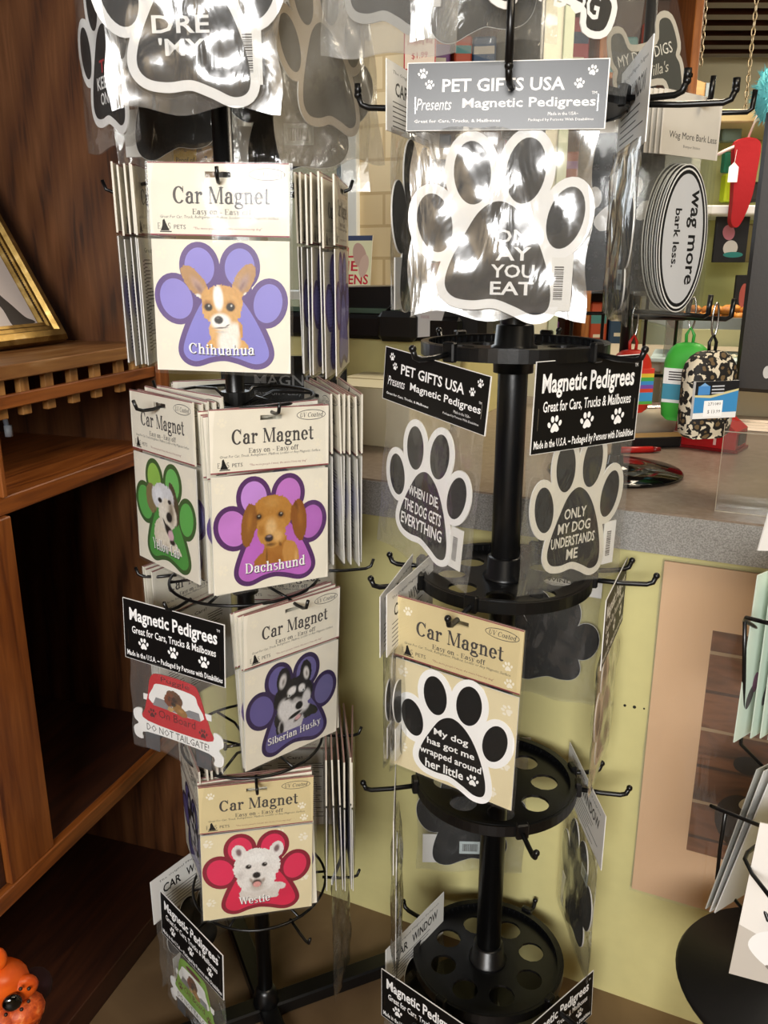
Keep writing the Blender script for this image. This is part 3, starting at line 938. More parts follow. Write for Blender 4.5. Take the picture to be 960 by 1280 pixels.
def car_magnet(f, S, cz, body, name_top, dark=True):
    # little car with a dog in the rear window and a bone for a bumper
    GREY = P('#8f9094', .1)
    TYRE = P('#57585c', .2)
    for x in (-.62, .62):
        f.prism([(x * S - .17 * S, cz - .95 * S), (x * S + .17 * S, cz - .95 * S), (x * S + .19 * S, cz - .45 * S), (x * S - .19 * S, cz - .45 * S)], f.y - EPS, f.y + .001, TYRE)
    bod = spline([(-.40, .70), (-.62, .58), (-.70, .20), (-.78, -.12), (-.82, -.48), (.82, -.48), (.78, -.12), (.66, .20), (.52, .58), (.34, .70)], 4)
    f.prism([(x * S, cz + z * S) for x, z in bod], f.y - 2 * EPS, f.y + .001, body)
    for x in (-1, 1):
        f.prism([(x * .74 * S - .07 * S, cz + .08 * S), (x * .74 * S + .07 * S, cz + .08 * S), (x * .74 * S + .07 * S, cz + .2 * S), (x * .74 * S - .07 * S, cz + .2 * S)], f.y - 1.5 * EPS, f.y + .001, WHITEP)
    win = spline([(-.40, .50), (-.56, .38), (-.60, .06), (.58, .02), (.50, .34), (.36, .50)], 4)
    f.poly([(x * S, cz + z * S) for x, z in win], WHITEP, 4)
    f.poly([(x * S, cz + z * S) for x, z in ((-.58, .02), (.57, 0), (.53, .16), (.3, .16), (.2, .1), (-.1, .1), (-.2, .2), (-.5, .2))], GREY, 5)
    f.text(name_top, -.02 * S, cz + .60 * S, .68 * S, .13 * S, M('#5d0f14', .5), 5)
    f.text('On Board', 0, cz - .12 * S, .88 * S, .16 * S, M('#5d0f14', .5), 5)
    f.paw_icon(-.60 * S, cz - .17 * S, .11 * S, M('#5a1a1c', .5), 5)
    f.paw_icon(.62 * S, cz - .24 * S, .11 * S, M('#5a1a1c', .5), 5)
    bone = spline([(-.72, -.36), (-.86, -.14), (-1.06, -.20), (-1.06, -.38), (-.96, -.47), (-1.08, -.58), (-1.04, -.76), (-.86, -.78), (-.74, -.60),
                   (.74, -.60), (.86, -.80), (1.04, -.78), (1.08, -.60), (.98, -.47), (1.08, -.36), (1.04, -.18), (.86, -.14), (.72, -.36)], 4)
    f.prism([(x * S, cz + z * S) for x, z in bone], f.y - 7 * EPS, f.y + .001, WHITEP, WHITE)
    f.text('DO NOT TAILGATE!', 0, cz - .48 * S, 1.5 * S, .14 * S, M('#4a4a4a', .5), 9, res=1)

def magnet_bag(name, label, loc, yaw, tilt=0, roll=0, wd=.17, hh=.1, bagw=None, bagh=.28, kind='pedigrees', shape='paw', lines=(), lw=None, S=.07, cz=-.19, sz=1.1,
               scale=1.0, group=None, filmmat=None, seed=1, header=True, off=0, puff=.004, amp=.0009, code=(.78, -.72), white=None, lpos=(-.02, -.12), lh=.17, dull=False, body=None, sticker=None, bag_top=None):
    t = thing(name, label, 'magnet package', loc, yaw, tilt, roll, group, scale)
    bagw = bagw or wd * .97
    if header:
        f = Flat(-.0045)
        bag_header(f, wd, hh, kind, BLACKG if filmmat is CRINKLE else None)
        f.build('header_card', t)
    f = Flat(-.0012)
    wm = white or WHITEP
    o = None
    if shape == 'paw':
        paw_prints(f, S, cz, wm, TOES2, PAD2, [BLACKP] * 4, BLACKP, .105, 1, thick=.0016, mat_edge=WHITE, sz=sz)
        for i, (s, wdt, c) in enumerate(lines):
            f.text(s, S * lpos[0], cz + S * sz * (lpos[1] - (lh * 1.28) * i), S * wdt, S * sz * lh, P(c, 0) if c else wm, 6, bold=.018)
        if code:
            f.prism([(S * (code[0] - .13), cz + S * sz * (code[1] - .32)), (S * (code[0] + .14), cz + S * sz * (code[1] - .32)), (S * (code[0] + .14), cz + S * sz * (code[1] + .32)), (S * (code[0] - .13), cz + S * sz * (code[1] + .32))], f.y - EPS, f.y + .0016, WHITE)
            barcode(f, S * code[0], cz + S * sz * code[1], S * .2, S * sz * .55, 2)
        # plain dark reverse
        g0 = len(f.v)
        for (x, z, a, b_, r) in TOES2:
            f.add([(p[0] * S, f.y + .0018, cz + p[1] * S * sz) for p in ellipse(x, z, a + .10, b_ + .10, r)][::-1], [tuple(range(28))], BLACKP)
        pp = inflate(PAD2, .10)
        f.add([(p[0] * S, f.y + .00186, cz + p[1] * S * sz) for p in pp][::-1], [tuple(range(len(pp)))], BLACKP)
        qq = [(-.55, -.05), (.55, -.05), (.45, .45), (.1, .60), (-.1, .60), (-.5, .45)]
        f.add([(p[0] * S, f.y + .00190, cz + p[1] * S * sz) for p in qq][::-1], [tuple(range(6))], BLACKP)
        if sticker:
            k0 = len(f.v)
            g = Flat(0)
            barcode(g, sticker[0] * S, cz + sticker[1] * S * sz, S * .42, S * .28, 1, False, M('#c9d6d8', .5))
            for q, mi_ in zip(g.f, g.m):
                f.f.append([i + k0 for i in q]); f.m.append(f.mi(g.mats[mi_])); f.sm.append(False)
            f.v += [(-x, f.y + .0020 - y, z) for x, y, z in g.v]
        o = f.build('paw_magnet', t)
    elif shape == 'bone':
        bone = spline([(-.50, -.22), (-.66, -.50), (-.95, -.46), (-1.02, -.14), (-.90, 0), (-1.02, .14), (-.95, .46), (-.66, .50), (-.50, .22), (.50, .22), (.66, .50), (.95, .46), (1.02, .14), (.90, 0), (1.02, -.14), (.95, -.46), (.66, -.50), (.50, -.22)], 4)
        bo = inflate(bone, .1)
        f.prism([(x * S, cz + z * S * sz) for x, z in bo], f.y - EPS, f.y + .0016, wm, WHITE)
        f.poly([(x * S, cz + z * S * sz) for x, z in bone], BLACKP, 3)
        for i, (s, wdt, c) in enumerate(lines):
            f.text(s, S * lpos[0], cz + S * sz * (lpos[1] - (lh * 1.28) * i), S * wdt, S * sz * lh, P(c, 0) if c else wm, 6, bold=.018)
        o = f.build('bone_magnet', t)
    elif shape == 'car':
        car_magnet(f, S, cz, body, lines[0][0])
        o = f.build('car_magnet', t)
        mp, ops, zm = DOGS['puggle']
        a = art('dog_picture', [(p[0] * .50 - .02, p[1] * .46 - .24, p[2] * .48, p[3] * .46, *p[4:]) for p in ops], (0, 0, 1, 1, 0), o, -.0012 - 6 * EPS, S, cz, seed=4, zmin=-2)
    film('clear_bag', bagw, -bagh, -hh * .94 if bag_top is None else bag_top, t, filmmat or BAG, .004, puff, seed, amp, 18, 24)
    return t
# ------------------------------------------------------------------ setting: room shell
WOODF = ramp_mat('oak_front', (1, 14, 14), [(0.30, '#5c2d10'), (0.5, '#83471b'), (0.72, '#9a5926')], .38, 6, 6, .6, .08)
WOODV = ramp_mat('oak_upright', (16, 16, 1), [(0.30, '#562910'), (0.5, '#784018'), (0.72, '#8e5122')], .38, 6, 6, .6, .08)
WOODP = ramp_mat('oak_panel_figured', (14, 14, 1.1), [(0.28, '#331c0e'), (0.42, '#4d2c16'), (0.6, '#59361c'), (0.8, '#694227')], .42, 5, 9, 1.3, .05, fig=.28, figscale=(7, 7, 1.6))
WOODD = ramp_mat('oak_painted_shade', (1, 10, 10), [(0.3, '#28120a'), (0.6, '#3c1d0e'), (0.8, '#4a2612')], .5, 5, 6, 1.0, .05)  # darker oak: the dimness inside the bookcase is put into the colour
WOODTOP = ramp_mat('oak_shelf_worn', (1.2, 9, 9), [(0.3, '#6b4022'), (0.55, '#8f6236'), (0.75, '#a8825a')], .35, 5, 6, 1.2, .05)
FLOORM = ramp_mat('brown_floor', (1, 1, 1), [(0.3, '#5f4a33'), (0.5, '#6e573d'), (0.7, '#7a6246')], .45, 7, 8, .5, .03)
YELLOW = M('#d8d093', .42, name='yellow_green_paint', bump=.06, bscale=35, var=.025)
LIMEW = M('#cfd08c', .6, name='lime_paint')
CREAMW = M('#e2d6ae', .6, name='cream_paint')

mb = MB(); mb.box(-3, 5, -3, 7, -.05, 0, FLOORM)
struct(mb.build('floor'))
DARKSLAT = ramp_mat('dark_slat_wood', (1, 12, 12), [(0.3, '#24110a'), (0.7, '#4a2a17')], .3, 5, 5, .5)
mb = MB()
mb.box(-3, 5, -3, 7, 2.42, 2.46, M('#1c0f0a', .6))
y = -3.0
while y < 5.3:
    mb.box(-3, 5, y, y + .085, 2.33, 2.42, DARKSLAT)
    y += .19
struct(mb.build('ceiling'))

# brick wall with a window behind the counter (turned like the counter)
CY = R(-25.2)
CD = Vector((math.cos(CY), math.sin(CY), 0))        # along the counter, to the right
CN = Vector((math.sin(CY), -math.cos(CY), 0))       # towards the viewer
C0 = Vector((-0.08, 1.389, 0))
def cmat(s=0, b=0, z=0, turn=0):
    # frame on the counter: s along it, b back from its front panel
    p = C0 + CD * s - CN * b
    return Matrix.Translation((p.x, p.y, z)) @ Matrix.Rotation(CY + turn, 4, 'Z')
m, nt, b_ = new_mat('cream_painted_brick')
tc = nt.nodes.new('ShaderNodeTexCoord'); mp = nt.nodes.new('ShaderNodeMapping'); br = nt.nodes.new('ShaderNodeTexBrick')
mp.inputs['Rotation'].default_value = (PI / 2, 0, 0)
nt.links.new(tc.outputs['Object'], mp.inputs['Vector']); nt.links.new(mp.outputs['Vector'], br.inputs['Vector'])
br.inputs['Color1'].default_value = (*lin('#ead9b4'), 1); br.inputs['Color2'].default_value = (*lin('#e3cfa6'), 1); br.inputs['Mortar'].default_value = (*lin('#cdb68c'), 1)
br.inputs['Scale'].default_value = 1; br.inputs['Brick Width'].default_value = .25; br.inputs['Row Height'].default_value = .095; br.inputs['Mortar Size'].default_value = .005
nt.links.new(br.outputs['Color'], b_.inputs['Base Color'])
bp = nt.nodes.new('ShaderNodeBump'); bp.inputs['Strength'].default_value = .4; bp.inputs['Distance'].default_value = .004; bp.invert = True
nt.links.new(br.outputs['Fac'], bp.inputs['Height']); nt.links.new(bp.outputs['Normal'], b_.inputs['Normal'])
b_.inputs['Roughness'].default_value = .6
BRICK = m
WB = 1.25        # wall sits this far behind the counter front
def wl(px, py, b):   # point on the vertical plane b behind the counter front -> (s, z)
    p0 = C0 - CN * b
    r = ray(px, py)
    t = (p0 - EYE).dot(CN) / r.dot(CN)
    q = EYE + r * t
    return (q - p0).dot(CD), q.z
sw0, _ = wl(300, 200, WB); sw1, _ = wl(442, 200, WB); swR, _ = wl(512, 200, WB); _, zs = wl(442, 376, WB)
mb = MB()
mb.box(-2.2, sw0, 0, .15, 0, 2.42, BRICK)
mb.box(sw1, swR, 0, .15, 0, 2.42, BRICK)
mb.box(sw0, sw1, 0, .15, 0, zs, BRICK)
mb.box(sw0, sw1, 0, .15, 2.2, 2.42, BRICK)
struct(mb.build('wall_back', None, cmat(0, WB)))
FR = M('#e9ecea', .4, name='window_frame_white')
mb = MB()
for (a, b_, c, d) in ((sw1 - .035, sw1 + .02, zs, 2.2), (sw0 - .02, sw0 + .035, zs, 2.2), (sw0, sw1, zs - .02, zs + .03), (sw0, sw1, 2.17, 2.2)):
    mb.bbox(a, b_, -.02, .05, c, d, FR, .003)
win = struct(mb.build('window_1', None, cmat(0, WB)))
mb = MB(); mb.box(sw0, sw1, .02, .024, zs, 2.2, GLASS)
mb.build('pane', win)
mb = MB()
mb.box(sw1 - .060, sw1 - .048, 0, .02, zs + .03, 2.17, M('#56646c', .4))
mb.build('window_sash', win)

# the other walls
mb = MB(); mb.box(-1.75, -1.65, -3, 3.2, 0, 2.42, M('#b59b72', .7))
struct(mb.build('wall_left'))
mb = MB(); mb.box(4.0, 4.1, -3, 7, 0, 2.42, CREAMW)
struct(mb.build('wall_right'))
mb = MB(); mb.box(-1.6, 5, 5.45, 5.55, 0, 2.42, CREAMW)
struct(mb.build('wall_far'))
mb = MB()
mb.box(-3, -1.45, -2.5, -2.4, 0, 2.42, CREAMW); mb.box(.2, 5, -2.5, -2.4, 0, 2.42, CREAMW)
mb.box(-1.45, .2, -2.5, -2.4, 0, 1.40, CREAMW); mb.box(-1.45, .2, -2.5, -2.4, 2.36, 2.42, CREAMW)
struct(mb.build('wall_front'))
mb = MB()
for (a, b_, c, d) in ((-1.45, -1.40, 1.40, 2.3), (.15, .2, 1.40, 2.3), (-1.45, .2, 1.40, 1.44), (-1.45, .2, 2.32, 2.36)):
    mb.bbox(a, b_, -2.5, -2.4, c, d, FR, .003)
struct(mb.build('window_2'))

# ------------------------------------------------------------------ bookcase on the left
BY = R(72)      # local x runs along its front, away from the viewer
BX = Matrix.Translation((-0.3905, 1.45, 0)) @ Matrix.Rotation(BY, 4, 'Z')
bk = thing('bookcase', 'tall dark oak bookcase with lattice rail and open compartments at the left', 'bookcase')
bk.rotation_mode = 'XYZ'
bk.matrix_world = BX
L0, DEP = -1.3, .42
def bpart(name, boxes, mat, b=.0015):
    q = MB()
    for bx in boxes:
        q.bbox(*bx, mat, b)
    return q.build(name, bk)
bpart('side_panel', [(0, .022, .0, DEP, 0, 2.25)], WOODP)
bpart('side_panel', [(L0 - .022, L0, .0, DEP, 0, 2.25)], WOODP)
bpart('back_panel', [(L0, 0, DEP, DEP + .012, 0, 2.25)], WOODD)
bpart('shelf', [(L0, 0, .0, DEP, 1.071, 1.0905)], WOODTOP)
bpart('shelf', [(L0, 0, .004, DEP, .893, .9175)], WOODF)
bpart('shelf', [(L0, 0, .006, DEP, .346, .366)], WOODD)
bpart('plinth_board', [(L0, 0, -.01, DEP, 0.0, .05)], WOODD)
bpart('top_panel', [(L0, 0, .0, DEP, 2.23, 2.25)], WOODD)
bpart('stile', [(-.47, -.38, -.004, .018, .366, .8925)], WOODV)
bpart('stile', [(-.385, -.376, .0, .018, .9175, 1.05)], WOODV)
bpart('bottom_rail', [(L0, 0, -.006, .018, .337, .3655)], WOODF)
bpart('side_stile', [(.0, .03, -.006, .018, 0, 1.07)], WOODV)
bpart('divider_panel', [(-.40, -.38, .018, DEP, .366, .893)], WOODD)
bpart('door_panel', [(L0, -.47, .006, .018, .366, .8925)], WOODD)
bpart('lattice_rail', [(-.376, 0, .002, .012, 1.033, 1.051)], WOODF)
PEG = ramp_mat('pale_oak_peg', (10, 10, 1.5), [(0.3, '#7f5427'), (0.6, '#a87740'), (0.8, '#bb8a50')], .45, 6, 4, .5)
for (px) in (-.352, -.306, -.255, -.200, -.145, -.083, -.040, -.012):
    bpart('lattice_peg', [(px - .009, px + .009, .012, .022, 1.018 if px < -.06 else 1.034, 1.0705)], PEG, .001)
q = MB(); q.tube([(-.235, .12, 1.07), (-.238, .12, 1.02), (-.24, .11, .975)], .004, M('#6c737c', .4)); q.tube([(-.24, .11, .985), (-.24, .11, .968)], .006, M('#8b9096', .4))
q.build('hanging_cord', bk)

# framed picture leaning on the top shelf
GOLD = ramp_mat('gold_leaf', (1, 1, 1), [(0.3, '#6e5426'), (0.6, '#9c8048'), (0.8, '#bfa776')], .3, 40, 4, .5)
GOLD.node_tree.nodes['Principled BSDF'].inputs['Metallic'].default_value = .85
FRW, FRH = .42, .34
fr = thing('picture_frame', 'gold framed picture of a sitting dog leaning on the bookcase shelf', 'picture')
fr.rotation_mode = 'XYZ'
fr.matrix_world = BX @ Matrix.Translation((-.06, .140, 1.0915)) @ Matrix.Rotation(R(-29), 4, 'X')
# local: x from -FRW to 0, z from 0 to FRH, front -y
prof = [(0, .0), (0, -.016), (.006, -.022), (.016, -.022), (.020, -.015), (.026, -.015), (.029, -.012), (.034, -.012), (.036, -.006), (.036, 0)]
q = MB()
corn = [(-FRW, 0, 1, 1), (0, 0, -1, 1), (0, FRH, -1, -1), (-FRW, FRH, 1, -1)]
n = len(prof)
vs = [(cx + sx * a, y, cz + sz * a) for (cx, cz, sx, sz) in corn for (a, y) in prof]
fs = []
for i in range(4):
    for k in range(n):
        a = i * n + k; b_ = i * n + (k + 1) % n; c = ((i + 1) % 4) * n + (k + 1) % n; d = ((i + 1) % 4) * n + k
        fs.append((a, d, c, b_))
q.add(vs, fs, GOLD)
q.build('frame', fr)
q = MB()
for k in range(70):
    z = .036 + k * .004
    for x in (-.0315, -FRW + .0315):
        q.box(x - .0014, x + .0014, -.0135, -.0118, z, z + .002, M('#2a1a0c', .5))
q.build('beading', fr)
f = Flat(-.004)
f.rect(-FRW + .03, .03, -.03, FRH - .03, M('#d8cdc8', .5, var=.04, bscale=12), 0)
DG = M('#3a332f', .6); 
def dogsil(f, x, z, s, mat, L):
    pts = spline([(-.10, 0), (-.12, .30), (-.22, .52), (-.30, .62), (-.36, .70), (-.30, .80), (-.34, 1.0), (-.22, .86), (-.14, .86), (-.08, 1.0), (-.06, .80), (.0, .62), (.16, .40), (.34, .14), (.5, .06), (.5, 0), (.1, -.02)], 4)
    f.poly([(x + a * s, z + b_ * s) for a, b_ in pts], mat, L)
dogsil(f, -.085, .038, .085, DG, 1)
f.poly([(-.105, .085), (-.10, .085), (-.098, .095), (-.104, .096)], M('#a99a8c', .5), 2)
for (pts) in ([(-.20, .19), (-.15, .175), (-.11, .17), (-.075, .165)], [(-.2, .16), (-.16, .165), (-.12, .152), (-.085, .165), (-.072, .172)], [(-.21, .22), (-.17, .20), (-.13, .195), (-.10, .205)]):
    for p, q_ in zip(pts, pts[1:]):
        f.poly([(p[0], p[1]), (q_[0], q_[1]), (q_[0], q_[1] + .003), (p[0], p[1] + .003)], M('#8d7d74', .6), 1)
f.build('picture', fr)

# orange spotted figure at the bottom left
ORANGE = ramp_mat('orange_glaze', (1, 1, 1), [(0.3, '#c9430c'), (0.6, '#e8641a'), (0.8, '#f08a3c')], .3, 30, 4, .5, .1)
ORANGEG = ramp_mat('orange_rough', (1, 1, 1), [(0.3, '#9c3208'), (0.6, '#d65a18'), (0.8, '#f0a058')], .5, 160, 4, .5, .9)
og = thing('ornament_figure', 'orange spotted animal figurine with a big shiny black eye at lower left', 'figurine', at(14, 1256, .88))
og.rotation_euler = (0, 0, R(25))
og.scale = (1.15,) * 3
q = MB(); q.ball((-.012, .0, -.012), .045, ORANGEG, 20, 14, (1, .9, .8)); q.ball((.012, -.015, .002), .022, ORANGEG, 16, 10, (1.1, 1, .8)); q.build('body', og)
q = MB(); q.ball((-.012, -.006, .040), .034, ORANGE, 22, 14, (1.05, .85, .75)); q.ball((.012, -.018, .036), .017, ORANGE, 16, 10, (1.2, .7, .9)); q.ball((-.03, -.012, .060), .02, ORANGE, 16, 10, (.7, .6, 1.3)); h = q.build('head', og)
q = MB(); q.ball((.004, -.036, .036), .0105, M('#060606', .08, spec=.8), 16, 10, (1, .6, 1)); q.build('eye', h)
q = MB()
q.tube([(-.022, -.012, .06), (-.02, -.014, .078), (-.024, -.012, .098), (-.034, -.008, .112)], [.008, .007, .009, .005], ORANGE); q.ball((-.004, -.012, .078), .011, ORANGE, 12, 8, (.8, .6, 1.3)); q.build('antenna', h)
q = MB()
for (x, y, z) in ((.02, -.033, .028), (.012, -.036, .023), (-.004, -.036, .023), (-.014, -.034, .03), (-.012, -.034, .047), (.022, -.03, .042), (.014, -.033, .048), (-.024, -.028, .04)):
    q.ball((x, y, z), .0022, M('#2a1208', .5), 8, 6)
q.build('spots', h)
q = MB()
q.ball((.026, .022, -.004), .020, M('#2a0a12', .9), 16, 10)
q.build('back_fin', og)

# ------------------------------------------------------------------ counter
SPECK = ramp_mat('grey_speckled_laminate', (1, 1, 1), [(0.35, '#7f7d79'), (0.5, '#969490'), (0.65, '#a9a7a3')], .4, 500, 3, 0, 0)
LAM = ramp_mat('taupe_laminate', (1, 1, 1), [(0.3, '#77685a'), (0.55, '#86776a'), (0.75, '#92847a')], .28, 90, 5, .5)
ct = thing('counter', 'long shop counter with grey laminate top and yellow-green front panel', 'counter')
ct.rotation_mode = 'XYZ'
ct.matrix_world = cmat()
q = MB(); q.bbox(-.9, 1.5, -.03, .95, .866, .8825, LAM, .002); wt = q.build('worktop', ct)
q = MB(); q.box(-.9, 1.5, -.0315, -.029, .822, .880, SPECK); q.box(-.9, 1.5, -.029, .02, .822, .866, SPECK); q.build('edge_band', wt)
q = MB(); q.box(-.9, 1.5, 0, .02, 0.0, .8225, YELLOW); q.build('front_panel', ct)
q = MB()
for px, py, rr in ((781, 882, .0022), (793, 884, .0026), (805, 886, .0014)):
    s, z = wl(px, py, -.0008)
    q.tube([(s, -.0008, z), (s, .001, z)], rr, M('#1b1a14', .8), 8)
q.build('screw_hole', ct)
q = MB(); q.box(-.9, 1.5, .9, .92, 0, .866, YELLOW); q.build('rear_panel', ct)

# raised yellow ledge and dark shelf at the back of the counter
LB = .46
s1, ztop = wl(520, 425, LB)
s2, _ = wl(575, 470, LB)
lg = thing('counter_riser', 'yellow painted riser behind the cardboard box carrying a black ledge', 'riser')
lg.rotation_mode = 'XYZ'; lg.matrix_world = cmat(0, LB)
q = MB(); q.box(-.75, s2, 0, .35, .883, ztop, YELLOW); q.build('riser_panel', lg)
_, zt2 = wl(450, 392, LB)
q = MB(); q.bbox(-.75, s2 + .01, -.03, .38, ztop, zt2, M('#18181a', .22, name='black_ledge'), .008); q.build('ledge', lg)
q = MB(); q.box(-.6, s2 - .02, -.01, .33, zt2 + .002, zt2 + .012, M('#52685c', .1, spec=.8)); q.build('glass_top', lg)
# black hanger knob on the riser
s, z = wl(434, 480, LB - .03)
kn = thing('hook_knob', 'dark wooden peg knob sticking out above the cardboard box', 'knob', (C0 + CD * s - CN * (LB - .04) + Vector((0, 0, z))))
kn.rotation_euler = (0, 0, CY)
q = MB(); q.tube([(-.075, .035, -.004), (-.03, .01, 0), (0, -.002, .002)], .006, M('#3a2c24', .5)); q.build('stem', kn)
q = MB(); q.ball((0, 0, .004), .014, M('#3a2c24', .45), 14, 9); q.build('knob_end', kn)

# cardboard box on the counter
BXM = M('#d8cfae', .6, name='cream_cardboard', var=.03, bscale=15)
sb0, _ = wl(395, 560, .20); sb1, zb1 = wl(512, 488, .20)
box_ = thing('cardboard_box', 'cream cardboard box on the counter behind the left rack', 'box', (C0 + CD * ((sb0 + sb1) / 2) - CN * .20 + Vector((0, 0, .8825))))
box_.rotation_euler = (0, 0, CY)
bw_ = (sb1 - sb0) / 2
q = MB(); q.bbox(-bw_, bw_, 0, .22, 0, zb1 - .8825, BXM, .002); q.build('carton', box_)
q = MB(); q.box(-bw_, bw_, -.001, .0, zb1 - .8825 - .001, zb1 - .8825 + .001, M('#b5a983', .6)); q.box(-bw_ + .01, bw_ - .01, .108, .112, zb1 - .8825, zb1 - .8825 + .001, M('#a09370', .6)); q.build('flap_seam', box_)

# flyer leaning in the window
PK = M('#cc1f3c', .5)
s, z = wl(436, 378, WB - .08)
fy = Flat(0)
fy.box(-.085, .085, 0, .002, 0, .20, WHITE)
fy.rect(-.085, 0, .085, .20, M('#eef0cf', .5), 1)
fy.rect(-.085, .185, .085, .20, M('#3c4a72', .5), 2)
for t_, z_, wd in (('HELP', .150, .13), ('THE', .11, .10), ('KITTENS', .070, .155)):
    fy.text(t_, -.01 if t_ != 'KITTENS' else 0, z_, wd, .030, PK, 3, bold=.018)
fy.text('with', .0, .035, .03, .014, PK, 3)
fy.ell(.045, .14, .022, .04, M('#c9a9a0', .6), 4, 20); fy.ell(.06, .11, .016, .034, M('#d8bdb2', .6), 5, -10); fy.ell(.05, .03, .03, .02, M('#b9cf9a', .6), 2)
o = fy.build('flyer', None, cmat(s - .01, WB - .09, z) @ Matrix.Rotation(R(-8), 4, 'X'))
tag(o, 'flyer with big red letters standing in the window behind the counter', 'flyer')

# price notice pinned to the brick wall
s, z = wl(525, 62, WB - .01)
fy = Flat(0)
fy.box(-.05, .05, 0, .001, -.05, .05, WHITE)
fy.rect(-.05, -.05, .05, .05, M('#b8343c', .5), 1); fy.rect(-.046, -.046, .046, .046, M('#f0dcc8', .5), 2)
fy.text('Shopping Bag', 0, .018, .078, .014, M('#b8545a', .5), 3); fy.text('$1.99', 0, -.016, .05, .018, M('#b8343c', .5), 3)
o = fy.build('price_notice', None, cmat(s, WB - .012, z))
tag(o, 'small red-bordered price notice on the cream brick wall', 'sign')
# ------------------------------------------------------------------ left rack: thin wire spinner
LX, LY = -0.199, 1.124
LZ = [1.31, 1.05, .79, .53, .27]
rk = thing('wire_spinner_rack', 'slim black wire spinner rack of dog breed magnets beside the bookcase', 'display rack', (LX, LY, 0))
q = MB(); q.tube([(0, 0, .02), (0, 0, 1.72)], .0125, BLACK, 18); q.build('pole', rk)
for i, z in enumerate([1.57] + LZ):
    q = MB()
    q.tube([(.105 * math.cos(2 * PI * k / 48), .105 * math.sin(2 * PI * k / 48), z) for k in range(48)], .0022, BLACKWIRE, 8, closed=True)
    tr = q.build('tier_ring', rk)
    for k in range(6):
        a = R(60 * k + 12)
        q = MB(); q.tube([(.014 * math.cos(a), .014 * math.sin(a), z - .012), (.05 * math.cos(a), .05 * math.sin(a), z + .004), (.105 * math.cos(a), .105 * math.sin(a), z)], .0020, BLACKWIRE, 8); q.build('spoke', tr)
    q = MB(); q.lathe([(.0125, z - .022), (.019, z - .022), (.019, z + .006), (.0125, z + .006)], BLACK, 20, smooth=False); cl = q.build('collar', rk)
    q = MB(); q.tube([(-.018, -.006, z - .008), (-.04, -.012, z - .008)], .0025, STEEL, 8); q.tube([(-.040, -.012, z - .013), (-.040, -.012, z - .003)], .003, STEEL, 8); q.build('set_screw', cl)
LHOOKS = {0: [(5, .155), (-78, .155), (60, .16)], 1: [(7, .150), (-92, .155), (92, .160), (140, .15)], 2: [(-45, .15), (30, .15), (95, .155), (-120, .15), (165, .15)],
          3: [(-36, .145), (42, .15), (105, .19), (-95, .16), (170, .15)], 4: [(-95, .16), (11, .145), (95, .165), (180, .15)], 5: [(-39, .14), (35, .16), (95, .16), (170, .15)]}
def hook(q, cx, cy, z, yaw, r0, r1, rad, up=.012, mat=None, ball=0, dip=.004):
    a = R(yaw)
    d = Vector((math.sin(a), -math.cos(a), 0))
    p = [Vector((cx, cy, z)) + d * r0, Vector((cx, cy, z - dip)) + d * (r0 * .5 + r1 * .5), Vector((cx, cy, z - dip)) + d * (r1 - .012), Vector((cx, cy, z - dip + .003)) + d * (r1 - .004), Vector((cx, cy, z + up)) + d * r1]
    q.tube(p, rad, mat or BLACKWIRE, 9)
    if ball:
        q.ball(p[-1], ball, mat or BLACKWIRE, 10, 7)
for i, z in enumerate([1.57] + LZ):
    for (yaw, r1) in LHOOKS[i]:
        q = MB(); hook(q, 0, 0, z, yaw, .10, r1, .0023, .010); q.build('hook', rk)
# base: cross of flat steel bars and a tapered brace
q = MB()
for a in (24, 114):
    c, s_ = math.cos(R(a)), math.sin(R(a))
    st = len(q.v)
    q.bbox(-.30, .30, -.016, .016, .002, .028, BLACK, .003)
    q.xform(Matrix.Rotation(R(a), 4, 'Z'), st)
q.build('base_bar', rk)
q = MB(); q.lathe([(.013, .02), (.022, .028), (.018, .05), (.013, .06)], BLACK, 20); q.build('base_socket', rk)

